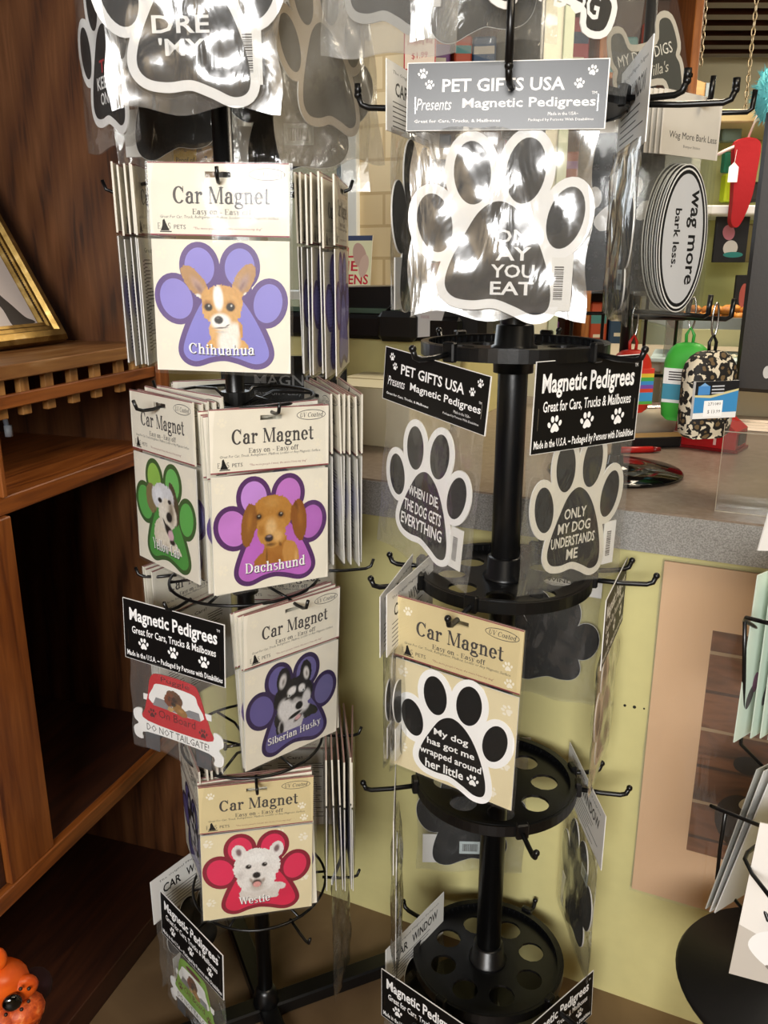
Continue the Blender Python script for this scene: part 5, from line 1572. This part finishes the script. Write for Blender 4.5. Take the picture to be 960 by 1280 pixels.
def rd_l(f):
    f.box(-.03, .03, f.y, f.y + .006, -.086, -.028, M('#d8452c', .5))
    for k, c in enumerate(('#d83a2c', '#e8c23a', '#4aa84a', '#3f8fd0', '#7a4fa8')):
        f.rect(-.03, -.036 - .006 * k, .03, -.030 - .006 * k, M(c, .5), 1)
    f.rect(-.03, -.08, .03, -.066, M('#3f9ad0', .5), 2); f.rect(-.03, -.085, .03, -.08, M('#5ab24a', .5), 3)
pouch('red bag pouch with a rainbow label peeking out beside the black header', at(791, 437, 1.36), 10, M('#d0301f', .45, bump=.2, bscale=50), (STEEL, M('#c0281c', .4)), .062, .100, .04, [rd_l])

# red tape machine, tape dispenser, papers, acrylic holder
p = onc(868, 556)
t = obj_at('red_stapler', 'bright red boxy desk stapler on the counter under the leopard pouch', 'stapler', p, -38)
q = MB()
pr = [(-.085, 0), (.085, 0), (.085, .040), (.05, .066), (-.085, .060)]
q.prism(pr, -.035, .035, M('#b3121a', .25, name='red_plastic')); q.build('body', t)
q = MB(); q.bbox(.0855, .088, -.022, .022, .012, .034, M('#1c0f0c', .4), .001); q.build('front_slot', t)
f = Flat(-.0355); f.rect(-.075, .035, -.04, .052, M('#e0c8c4', .5), 1); f.rect(-.075, .028, -.02, .0295, M('#e8dedc', .5), 1); f.rect(.045, .012, .050, .05, M('#e8b8b0', .5), 1); f.build('label_print', t)
q = MB(); q.bbox(-.08, .09, -.036, .036, -.0005, .006, M('#7d0d12', .3), .001); q.build('base_strip', t)
p = onc(812, 556)
t = obj_at('tape_dispenser', 'clear topped tape dispenser with a white roll left of the red stapler', 'tape dispenser', p, 8)
q = MB(); q.bbox(-.05, .05, -.03, .045, 0, .022, M('#1a1a1c', .3), .003); q.build('base', t)
q = MB(); q.tube([(-.042, 0, .046), (.038, 0, .046)], .024, M('#d9d9d6', .5), 24); q.build('tape_roll', t)
q = MB()
vs = []; n = 14
arc_ = [(-.032 , .022)] + [(-.032 * math.cos(PI * k / n), .040 + .042 * math.sin(PI * k / n)) for k in range(n + 1)] + [(.040, .022)]
q.add([(-.05, y, z) for y, z in arc_] + [(.05, y, z) for y, z in arc_], [(i, i + 1, len(arc_) + i + 1, len(arc_) + i) for i in range(len(arc_) - 1)], clear_mat('smoky_acrylic', .05, .02, 1.0, .1, bump=0, tint=(.88, .82, .72)), True)
q.build('clear_cover', t)
q = MB(); q.box(-.05, .05, -.034, -.03, .022, .030, M('#c9a56a', .4)); q.build('cutter', t)
p = onc(802, 566)
t = obj_at('red_pen', 'small red marker lying in front of the tape dispenser', 'pen', p + Vector((0, 0, .006)), 5)
q = MB(); q.tube([(-.05, 0, 0), (.02, 0, 0)], .006, M('#c0201c', .35), 12); q.build('barrel', t)
q = MB(); q.tube([(.02, 0, 0), (.035, 0, 0)], [.0055, .004], M('#7d1412', .35), 12); q.build('cap', t)
p = onc(940, 532)
t = obj_at('receipt_paper', 'printed order form lying on the counter beneath the monitor', 'paper', p, -20)
f = Flat(0)
f.rect(-.11, -.07, .11, .07, M('#e6d6c8', .6), 0)
for k in range(9):
    f.rect(-.10, .055 - .013 * k, random.uniform(-.02, .10), .058 - .013 * k, M('#9c8a80', .6), 1)
f.rect(-.08, -.02, -.05, -.005, M('#4a3a38', .6), 2); f.rect(-.10, -.06, -.08, -.052, M('#3a8a9c', .6), 2)
o = f.build('sheet', t); o.rotation_euler = (-PI / 2, 0, 0); o.location = (0, 0, .0012)
p = onc(905, 640)
t = obj_at('acrylic_sign_holder', 'clear acrylic sign holder standing on the counter under the monitor', 'sign holder', p, -26)
q = MB(); q.box(-.012, .16, 0, .003, 0, .115, ACRYLIC); q.build('front_sheet', t)
q = MB(); q.box(-.012, .16, .03, .033, 0, .125, ACRYLIC); q.build('rear_sheet', t)
q = MB()
for (a, b_, c, d) in ((-.0125, -.0117, 0, .125), (-.012, .16, .1142, .115), (-.012, .16, 0, .0009)):
    q.box(a, b_, -.0004, .0034, c, d, M('#a79c8a', .2))
q.build('polished_edge', t)

# monitor seen from behind
p = at(916, 489, 1.30)
t = obj_at('monitor', 'black back of a computer monitor at the right edge', 'monitor', (p.x, p.y, CT), -30)
hb = p.z - CT
q = MB(); q.bbox(.0, .46, 0, .025, hb, hb + .40, M('#1d1712', .38, name='monitor_shell', bump=.05, bscale=300), .006); q.bbox(.05, .41, -.02, .0, hb + .05, hb + .33, M('#1d1712', .38, bump=.05, bscale=300), .01); q.build('shell', t)
q = MB(); q.box(.0, .46, .0252, .027, hb + .01, hb + .39, M('#060607', .1)); q.build('screen', t)
q = MB(); q.bbox(.19, .27, -.015, .015, .01, hb + .12, M('#15110e', .4), .004); q.bbox(.12, .34, -.08, .08, 0, .012, M('#15110e', .4), .004); q.build('stand', t)
f = Flat(-.0006); f.ell(.045, hb + .032, .0055, .0095, M('#c9c6c0', .3), 1); f.build('round_badge', t)

# things on the black ledge
def led(px, py, bb=.10):
    s, z = wl(px, py, LB + bb)
    return C0 + CD * s - CN * (LB + bb) + Vector((0, 0, z))
LZT = zt2 + .012
s_, _ = wl(470, 410, LB)
t = obj_at('printer_tray', 'black slanted office machine lying along the ledge', 'machine', C0 + CD * (s_ - .02) - CN * (LB + .14) + Vector((0, 0, zt2 + .0)), -25)
q = MB(); q.prism([(-.16, 0), (.18, 0), (.18, .05), (.12, .060), (-.16, .052)], -.12, .12, M('#17181a', .3)); q.build('casing', t)
p = led(530, 424, -.03)
t = obj_at('paper_note', 'white paper note hanging over the black ledge edge', 'paper', p, -25)
f = Flat(0); f.poly([(-.045, 0), (.030, .008), (.048, .068), (-.03, .064)], M('#dfe0e8', .6), 1); f.poly([(-.03, .064), (.048, .068), (.03, .008), (-.045, 0)][::-1], WHITE, 0)
f.text('note', .002, .046, .018, .007, M('#b08aa0', .6), 2); f.build('sheet', t)
for (px, py, sc, lab) in ((500, 424, .045, 'small black leather case beside the white paper note'), (578, 424, .06, 'black camera bag right of the white paper note')):
    p = led(px, py, -.02 if sc < .05 else .02)
    t = obj_at('black_case', lab, 'bag', p, -25)
    q = MB(); q.bbox(-sc, sc, -sc * .6, sc * .6, -.004, sc * 1.3, M('#121214', .4, bump=.2, bscale=60), sc * .25); q.build('case_body', t)
    q = MB(); q.tube([(-sc * .7, 0, sc * 1.25), (-sc * .4, 0, sc * 1.55), (sc * .4, 0, sc * 1.55), (sc * .7, 0, sc * 1.25)], .004, M('#0d0d0e', .4), 8); q.build('carry_strap', t)

# pedestal shelf of goods further back, between the racks and the spinner
def shelfbox(name, label, cat, px, py, y, wd, ht, dp, mat, yaw=0, extra=None, group=None):
    p = at(px, py, y)
    t = thing(name, label, cat, p, yaw, group=group)
    q = MB(); q.bbox(-wd / 2, wd / 2, -dp / 2, dp / 2, 0, ht, mat, min(wd, ht, dp) * .12); q.build('body', t)
    if extra:
        f = Flat(-dp / 2 - .0003); extra(f, wd, ht); f.build('label_print', t)
    return t
# tall store shelving at the back
SY = 3.3
SHW = ramp_mat('honey_wood', (12, 12, 1), [(0.3, '#8a4f22'), (0.6, '#b06c34'), (0.8, '#c07e45')], .5, 5, 5, .8)
p = at(630, 420, SY)
bsh = thing('store_shelf', 'honey coloured store shelving with goods far behind the disc rack', 'shelf', (p.x, SY, 0))
q = MB(); q.bbox(-.42, .62, .25, .28, 0, 2.3, M('#5a3a22', .6), .003); q.build('back_board', bsh)
for z in (.9, 1.14, 1.48, 1.86, 2.18):
    q = MB(); q.bbox(-.42, .62, -.05, .25, z - .02, z, SHW, .003); q.build('shelf_board', bsh)
for x in (-.43, .30, .62):
    q = MB(); q.bbox(x - .015, x + .015, -.05, .28, 0, 2.3, SHW, .003); q.build('upright', bsh)
rr3 = random.Random(12)
cols = ['#8a2f1c', '#1e1a18', '#d8a03a', '#5a7a3a', '#c9c0b0', '#7a4a8a', '#b84a2a', '#2f4a6a', '#d8cdb0', '#3a2a20', '#a83a4a', '#4a8a8a']
k = 0
def stripe(c):
    return lambda f, w_, h_: (f.rect(-w_ * .4, h_ * .55, w_ * .4, h_ * .75, M(c, .5), 1), f.rect(-w_ * .25, h_ * .25, w_ * .25, h_ * .32, M('#e8e2d0', .5), 1))
cname = dict(zip(cols, ['rust red', 'black', 'amber', 'green', 'grey', 'purple', 'orange red', 'navy', 'cream', 'dark brown', 'crimson', 'teal']))
shn = {.9: 'lowest shelf', 1.14: 'second shelf', 1.48: 'third shelf', 1.86: 'top shelf'}
for z in (.9, 1.14, 1.48, 1.86):
    x = -.40
    while x < .55:
        wd = rr3.uniform(.07, .13); ht = rr3.uniform(.10, .21)
        if .27 < x + wd < .33 + wd: x = .33
        c = cols[k % 12]; k += 1
        t = thing('boxed_goods', cname[c] + ' boxed goods on the ' + shn[z] + ' far behind the racks', 'box', (p.x + x + wd / 2, SY + .08, z), rr3.uniform(-8, 8), group='boxed goods on the far shelving, ' + shn[z])
        q = MB(); q.bbox(-wd / 2 + .004, wd / 2 - .004, -.07, .07, 0, ht, M(c, .5), .006); q.build('carton', t)
        f = Flat(-.0703); stripe(cols[(k * 5) % 12])(f, wd, ht); f.build('label_print', t)
        x += wd + .008
# pale partition with trim and honey panel
mb = MB(); a = at(668, 200, 2.75); b_ = at(708, 200, 2.75); mb.bbox(a.x, b_.x, 2.75, 2.80, 0, 2.40, M('#e6e2cc', .6), .004); mb.bbox(b_.x - .03, b_.x, 2.74, 2.752, 0, 2.40, M('#c9d2b8', .5), .002)
struct(mb.build('trim_1'))
a = at(838, 40, 4.2); b_ = at(882, 110, 4.2)
t = thing('plywood_panel', 'tan plywood end panel with a grey edge below the slatted ceiling', 'panel', (a.x, 4.2, 0))
q = MB(); q.prism([(-.35, 0), (b_.x - a.x, 0), (b_.x - a.x, b_.z + .02), (b_.x - a.x - .06, b_.z + .04), (.02, 2.33), (-.35, 2.33)], 0, .05, ramp_mat('tan_plywood', (1, 1, 6), [(0.3, '#b88a50'), (0.7, '#cfa368')], .6, 4, 5, .6)); q.build('board', t)
q = MB(); q.box(b_.x - a.x, b_.x - a.x + .04, -.005, .055, 0, b_.z + .02, M('#8d979c', .5)); q.build('grey_edge', t)

# display shelves at the far right
GY = 2.3
def gp(px, py, y=GY): return at(px, py, y)
t = thing('display_shelf', 'white display shelf unit with a pale green back at the far right', 'shelf', (gp(930, 300).x, GY, 0))
ox = gp(930, 300).x
zA = gp(920, 257).z; zB = gp(920, 398).z; zT = gp(930, 138).z
q = MB(); q.box(-.16, .6, .30, .32, .02, zT, LIMEW); q.build('back_board', t)
q = MB(); q.bbox(-.16, .6, -.02, .30, zA - .022, zA, M('#eef0ee', .4), .003); q.build('shelf_board', t)
q = MB(); q.bbox(-.16, .6, -.02, .30, zB - .025, zB, M('#d8dcd2', .4), .003); q.build('shelf_board', t)
q = MB(); q.bbox(-.16, .6, -.02, .30, zT - .03, zT, M('#b9a678', .5), .003); q.build('top_board', t)
q = MB(); q.bbox(-.16, .6, -.02, .30, 0, zB - .025, M('#bfc4a0', .5), .003); q.build('cupboard', t)
q = MB(); q.bbox(-.165, -.14, -.025, .30, zB, zT - .03, M('#c9ccc0', .4), .003); q.build('upright', t)
def hang(px, py): return gp(px, py, GY - .05)
o = hang(932, 188)
t = thing('stocking', 'bright red felt stocking with a white price tag on a ribbon', 'stocking', o, 0)
q = MB(); q.prism(spline([(-.028, .02), (.028, .02), (.030, -.05), (.022, -.12), (.0, -.178), (-.020, -.17), (-.022, -.12), (-.026, -.05)], 5), -.012, .012, M('#a80d18', .8, bump=.3, bscale=90)); st = q.build('felt_body', t)
q = MB(); q.tube([(.0, 0, .02), (.02, 0, .08), (.03, 0, .12)], .003, M('#e8d8d0', .6), 8); q.tube([(0, 0, .02), (-.05, -.005, .0), (-.07, -.005, -.01)], .004, M('#e8c8c0', .6), 8); q.build('ribbon', t)
f = Flat(-.014); f.poly([(-.042, -.075), (-.018, -.075), (-.018, -.040), (-.030, -.028), (-.042, -.040)], WHITEP, 1); f.poly([(-.0305, -.035), (-.0295, -.035), (-.0265, .0), (-.0275, .0)], WHITEP, 1); f.build('price_tag', t)
def sb(name, lab, cat, px, py, y, wd, ht, dp, col, **k):
    return shelfbox(name, lab, cat, px, py, y, wd, ht, dp, M(col, .5, bump=.15, bscale=40), **k)
sb('treat_bag', 'lime green treat bag standing on the white shelf', 'bag', 913, 253, GY + .05, .05, .07, .04, '#b4c81e')
sb('treat_bag', 'black and grey bag beside the lime green one on the shelf', 'bag', 932, 253, GY + .12, .06, .05, .06, '#2a2a28')
sb('toy', 'teal rubber toy hanging above the lime green bag', 'toy', 909, 216, GY + .10, .03, .05, .03, '#3a9a78')
sb('toy', 'small green toy left of the red stocking', 'toy', 912, 178, GY + .10, .05, .07, .03, '#6a7a6a')
def doll(f, w_, h_):
    f.ell(-w_ * .1, h_ * .62, w_ * .18, h_ * .16, M('#d88aa0', .5), 1, 20); f.ell(.0, h_ * .3, w_ * .22, h_ * .16, M('#e8e6e4', .5), 1, -10); f.ell(w_ * .1, h_ * .16, w_ * .3, h_ * .06, M('#3a9a98', .5), 2)
shelfbox('greeting_box', 'dark card with a pink and white figure under the white shelf', 'card', 910, 328, GY + .10, .09, .125, .01, M('#25262c', .5), extra=doll)
sb('jar', 'olive jar right of the dark card under the white shelf', 'jar', 929, 328, GY + .12, .045, .10, .045, '#7d7348')
shelfbox('greeting_box', 'dark framed picture with a red shape on the lower shelf', 'card', 928, 396, GY + .05, .06, .11, .01, M('#22242a', .5), extra=lambda f, w_, h_: f.ell(-w_ * .1, h_ * .5, w_ * .2, h_ * .3, M('#c0605a', .5), 1))
# tray of orange biscuits
o = gp(895, 409, 2.0)
t = thing('biscuit_tray', 'metal tray of orange biscuits on the back counter', 'tray', o, -18)
q = MB(); q.prism([(-.10, .0), (.10, .0), (.115, .025), (-.115, .025)], -.07, .07, M('#8f938c', .3, .6)); q.build('tray', t)
BM_ = ramp_mat('orange_biscuit', (1, 1, 1), [(0.3, '#9c5a1a'), (0.6, '#d08a30'), (0.8, '#e0a850')], .6, 60, 4, .5, .3)
q = MB(); q.ball((0, 0, .02), .014, BM_, 10, 7, (1.3, 1, .7)); bproto = q.build('biscuit')
rb = random.Random(8)
for k in range(26):
    e = bproto if k == 0 else bproto.copy()
    if k: COL.objects.link(e)
    zz = 0 if k < 16 else .014
    e.location = (o.x + rb.uniform(-.085, .085) * (1 if k < 16 else .7), o.y + rb.uniform(-.05, .05), o.z + .006 + zz)
    e.rotation_euler = (0, 0, rb.uniform(0, 3))
    tag(e, 'orange dog biscuit heaped on the metal tray behind the pouches', 'biscuit', 'biscuits heaped on the tray')
o = gp(872, 446, 1.95)
t = thing('foam_board', 'pale blue sheet lying on the back counter behind the pouches', 'board', o, -20)
q = MB(); q.bbox(-.10, .11, -.09, .12, -.006, .004, M('#c9dcdc', .6), .002); q.build('sheet', t)
t = thing('back_counter', 'taupe back counter under the biscuit tray', 'counter', (at(880, 450, 2.05).x, 2.10, 0), -18)
zb = o.z - .006
q = MB(); q.bbox(-.35, .5, -.18, .2, zb - .03, zb, M('#b9ad98', .4), .003); q.build('top', t)
q = MB(); q.box(-.33, .48, -.15, .19, 0, zb - .03, M('#a99f84', .6)); q.build('cabinet', t)
o = gp(900, 447, 1.90)
t = thing('shell_garland', 'string of small cream shells along the pale blue sheet', 'garland', o, -20)
for k in range(12):
    q = MB(); q.ball((-.06 + .011 * k, 0, .004), .006, M('#e6dfc6', .6), 8, 6, (1, .8, .8)); q.build('shell', t)
# clear acrylic square post behind the pouches
o = onc(832, 520)
t = thing('acrylic_post', 'square grey acrylic post standing behind the pouches', 'post', o, -20)
q = MB(); q.bbox(-.018, .018, -.018, .018, 0, .34, clear_mat('grey_acrylic', .08, .05, 1.2, .25, bump=0, tint=(.75, .77, .74), milkcol=(.5, .52, .5)), .003); q.build('column', t)
q = MB(); q.bbox(-.03, .03, -.03, .03, 0, .006, M('#7d7f7a', .3), .002); q.build('foot', t)
# turquoise fluffy toy
o = gp(963, 118, 2.1)
t = thing('fluffy_toy', 'turquoise fluffy toy hanging at the right edge', 'toy', o)
q = MB(); q.ball((0, 0, 0), .034, M('#58a8b0', .9), 16, 10, (1, 1, 1.7)); q.build('core', t)
q = MB(); rf = random.Random(2)
for k in range(420):
    a = rf.uniform(0, 2 * PI); b_ = math.acos(rf.uniform(-1, 1))
    d = Vector((math.sin(b_) * math.cos(a), math.sin(b_) * math.sin(a), math.cos(b_)))
    p = Vector((d.x * .033, d.y * .033, d.z * .056)); e = p + d * rf.uniform(.010, .018) + Vector((0, 0, rf.uniform(-.006, .006)))
    s_ = d.cross(Vector((.3, .5, .8))).normalized() * .0012
    q.add([p - s_, p + s_, e], [(0, 1, 2)], M('#6cc0c8', .9))
fz = q.build('fluff', t); fz['kind'] = 'stuff'
# chains from the slatted ceiling
def chain(label, top, bot):
    t = thing('hanging_chain', label, 'chain', top)
    d = bot - top; n = int(d.length / .022); q = MB()
    for k in range(n):
        c = d * ((k + .5) / n); st = len(q.v)
        q.tube([(.006 * math.cos(a), 0, .014 * math.sin(a)) for a in [2 * PI * i / 10 for i in range(10)]], .002, M('#b9a888', .35, .7), 6, closed=True)
        q.xform(Matrix.Translation(c) @ Matrix.Rotation(PI / 2 * (k % 2), 4, 'Z'), st)
    q.build('links', t)
a = at(938, 62, 3.0); chain('thin chain hanging from the slatted ceiling above the red stocking', Vector((a.x, a.y, 2.34)), at(930, 150, 3.0))
a = at(864, 40, 3.6); chain('short chain hanging in front of the tan plywood panel', Vector((a.x, a.y, 2.34)), at(864, 70, 3.6))
a = at(876, 60, 3.6); chain('short chain right of the other at the plywood panel', Vector((a.x, a.y, 2.34)), at(876, 82, 3.6))

# ------------------------------------------------------------------ matted print leaning on the counter
PB = -.012
def wp_(px, py, b=PB):
    return wl(px, py, b)
sA, zA_ = wp_(828, 701); sB, zB_ = wp_(792, 1111); sI, zI = wp_(891, 788); _, zJ = wp_(865, 1064)
sA = (sA + sB) / 2
wI = .17; W_ = (sI - sA) * 2 + wI
t = thing('matted_print', 'peach matted print of weathered boards in plastic leaning on the counter', 'picture', (C0 + CD * (sA + W_ / 2) - CN * (PB + .002) + Vector((0, 0, zB_))), math.degrees(CY))
H_ = zA_ - zB_
f = Flat(-.002); f.box(-W_ / 2, W_ / 2, -.002, .002, 0, H_, M('#eac29a', .55, name='peach_mat', var=.02, bscale=8)); f.build('mat_board', t)
BARN, nt, b_ = new_mat('weathered_boards_print')
tc = nt.nodes.new('ShaderNodeTexCoord'); mp_ = nt.nodes.new('ShaderNodeMapping'); mp_.inputs['Scale'].default_value = (3, 1, 14)
nz = nt.nodes.new('ShaderNodeTexNoise'); nz.inputs['Scale'].default_value = 3; nz.inputs['Detail'].default_value = 8; nz.inputs['Distortion'].default_value = .6
rp = nt.nodes.new('ShaderNodeValToRGB')
while len(rp.color_ramp.elements) < 5: rp.color_ramp.elements.new(.5)
for e, (p_, c) in zip(rp.color_ramp.elements, ((.25, '#33200f'), (.42, '#6b4326'), (.55, '#8a5a3a'), (.63, '#7a4f33'), (.75, '#a88660'))):
    e.position = p_; e.color = (*lin(c), 1)
nt.links.new(tc.outputs['Object'], mp_.inputs['Vector']); nt.links.new(mp_.outputs['Vector'], nz.inputs['Vector']); nt.links.new(nz.outputs['Fac'], rp.inputs['Fac']); nt.links.new(rp.outputs['Color'], b_.inputs['Base Color']); b_.inputs['Roughness'].default_value = .5
f = Flat(-.002)
x0 = -W_ / 2 + (sI - sA); za, zb2 = zJ - zB_, zI - zB_
f.rect(x0, za, x0 + wI, zb2, BARN, 1)
for k in range(6):
    z = za + (zb2 - za) * (k + .4) / 6
    f.poly([(x0, z), (x0 + wI, z + .004), (x0 + wI, z + .008), (x0 + wI * .5, z + .006), (x0, z + .0055)], M('#b59a78', .6) if k % 2 else M('#4a3020', .6), 2)
f.ell(x0 + .075, za + .07, .04, .05, M('#2a1c14', .6), 3, 20); f.ell(x0 + .085, za + .11, .022, .012, M('#e6dfcc', .6), 4, 30); f.ell(x0 + .105, za + .125, .02, .012, M('#e6dfcc', .6), 4, -20); f.ell(x0 + .07, za + .17, .02, .015, M('#1c1410', .6), 3)
f.build('photo_print', t)
film('plastic_wrap', W_ + .006, -.003, H_ + .003, t, clear_mat('clear_wrap_film', .12, .02, 1.4, .05, bump=.8, scale=7, stretch=(2.2, 1, .5)), .0065, .001, 61, .0006, edge_y=.0032)

# ------------------------------------------------------------------ greeting card rack at the lower right
BZ = .35
cc = onc(985, 1232, BZ)
t = thing('wooden_stool', 'pale wooden stool under the black round base at the lower right', 'stool', (cc.x, cc.y, 0))
PALEW = ramp_mat('pale_wood', (10, 10, 1), [(0.3, '#c09a68'), (0.7, '#dbb988')], .5, 5, 5, .6)
q = MB(); q.lathe([(0, BZ - .03), (.10, BZ - .03), (.103, BZ - .02), (.103, BZ - .012), (.10, BZ - .008), (0, BZ - .008)], PALEW, 40); q.build('seat', t)
for a in (45, 135, 225, 315):
    c, s_ = math.cos(R(a)), math.sin(R(a))
    q = MB(); q.tube([(.07 * c, .07 * s_, BZ - .03), (.115 * c, .115 * s_, 0)], [.012, .010], PALEW, 12); q.build('leg', t)
cr = thing('card_rack', 'black wire greeting card rack on a round black base', 'card rack', cc)
q = MB(); q.lathe([(0, -.008), (.132, -.008), (.134, -.003), (.130, .004), (.02, .010), (.012, .03), (0, .03)], M('#0b0b0c', .5), 56); q.build('round_base', cr)
q = MB(); q.tube([(.03, .02, 0), (.03, .02, .62)], .008, BLACKWIRE, 14); q.build('pole', cr)
def wire(pts, y):
    q = MB(); q.tube([at(px, py, yy) - cc for px, py, yy in pts], .0022, BLACKWIRE, 8); q.build('wire_pocket', cr)
wire([(965, 800, .86), (940, 781, .80), (931, 776, .79), (933, 772, .78), (965, 780, .74)], 0)
wire([(931, 776, .79), (930, 850, .80), (926, 930, .82), (960, 965, .80)], 0)
wire([(888, 1007, .80), (900, 1012, .79), (945, 1030, .76), (985, 1045, .74)], 0)
wire([(907, 1014, .79), (900, 1060, .80), (896, 1098, .81), (940, 1150, .80)], 0)
wire([(955, 1050, .74), (934, 1066, .72), (931, 1074, .71), (940, 1092, .69), (985, 1150, .62)], 0)
wire([(975, 1090, .70), (955, 1100, .70), (951, 1125, .70), (960, 1150, .69), (985, 1165, .68)], 0)
def card(label, tl, bl, y_near, depth_yaw, wd, col, group=None, lean=0):
    a = at(tl[0], tl[1], y_near); b_ = at(bl[0], bl[1], y_near + lean)
    h = (a - b_).length
    up = (a - b_).normalized()
    dx = Vector((math.cos(R(depth_yaw)), math.sin(R(depth_yaw)), 0))
    nn = dx.cross(up).normalized()
    dx = up.cross(nn).normalized()
    m = Matrix(((dx.x, -nn.x, up.x, b_.x), (dx.y, -nn.y, up.y, b_.y), (dx.z, -nn.z, up.z, b_.z), (0, 0, 0, 1)))
    f = Flat(-.0006)
    f.box(0, wd, -.0006, .0006, 0, h, M(col, .5))
    o = f
    return f, m, h
def card_obj(label, *a, paint=None, group=None, **k):
    f, m, h = card(label, *a, **k)
    if paint: paint(f, h)
    o = f.build('greeting_card')
    o.matrix_world = m
    tag(o, label, 'greeting card', group)
def mint(f, h):
    for k in range(5): f.rect(.03 + .004 * k, h * .45, .031 + .004 * k, h * .9, M('#5a7a68', .6), 1)
    f.ell(.02, h * .25, .006, .014, M('#5a5456', .6), 1, -20); f.ell(.028, h * .33, .006, .012, M('#9a6a8a', .6), 1)
card_obj('pale mint greeting card, leftmost in the upper wire pocket', (947, 719), (917, 928), .80, 38, .11, '#d8e6d8', paint=mint)
card_obj('pale mint greeting card, second from left in the upper wire pocket', (966, 716), (938, 923), .795, 38, .11, '#cfe0d2', paint=mint)
card_obj('pale mint greeting card, third from left in the upper wire pocket', (978, 716), (950, 923), .79, 38, .11, '#d8e6d8', paint=mint)
card_obj('pale mint greeting card, nearest the right edge in the upper wire pocket', (989, 716), (960, 925), .785, 38, .11, '#e0ebe0', paint=mint)
card_obj('grey white greeting card, leftmost of the leaning cards in the middle pocket', (946, 962), (882, 1136), .79, 36, .12, '#b9bab4', lean=.01)
card_obj('grey white greeting card, second of the leaning cards in the middle pocket', (955, 964), (887, 1140), .78, 36, .12, '#d8d9d6', lean=.01)
card_obj('grey white greeting card, third of the leaning cards in the middle pocket', (966, 966), (893, 1141), .77, 36, .12, '#e2e3e4', lean=.01)
def goose(f, h):
    f.rect(0, 0, .13, h, M('#f2eee8', .5), 1)
    f.poly([(.0, 0), (.13, 0), (.13, h * .30), (.06, h * .22), (.0, h * .34)], M('#c9c2b8', .5), 2)
    f.poly(spline([(.012, h * .22), (.02, h * .32), (.045, h * .36), (.07, h * .30), (.07, h * .18), (.05, h * .10), (.03, h * .12)], 5), M('#fbfaf8', .5), 3)
    f.ell(.048, h * .13, .002, .002, BLACKP, 4); f.ell(.04, h * .10, .009, .003, M('#8a8078', .5), 4, -20)
card_obj('white greeting card with a pale goose picture in the front wire pocket', (950, 1028), (911, 1216), .70, -18, .13, '#f2eee8', paint=goose)
card_obj('white card corner sticking out at the right edge above the mint cards', (975, 590), (947, 688), .62, 20, .10, '#e8e6e2')
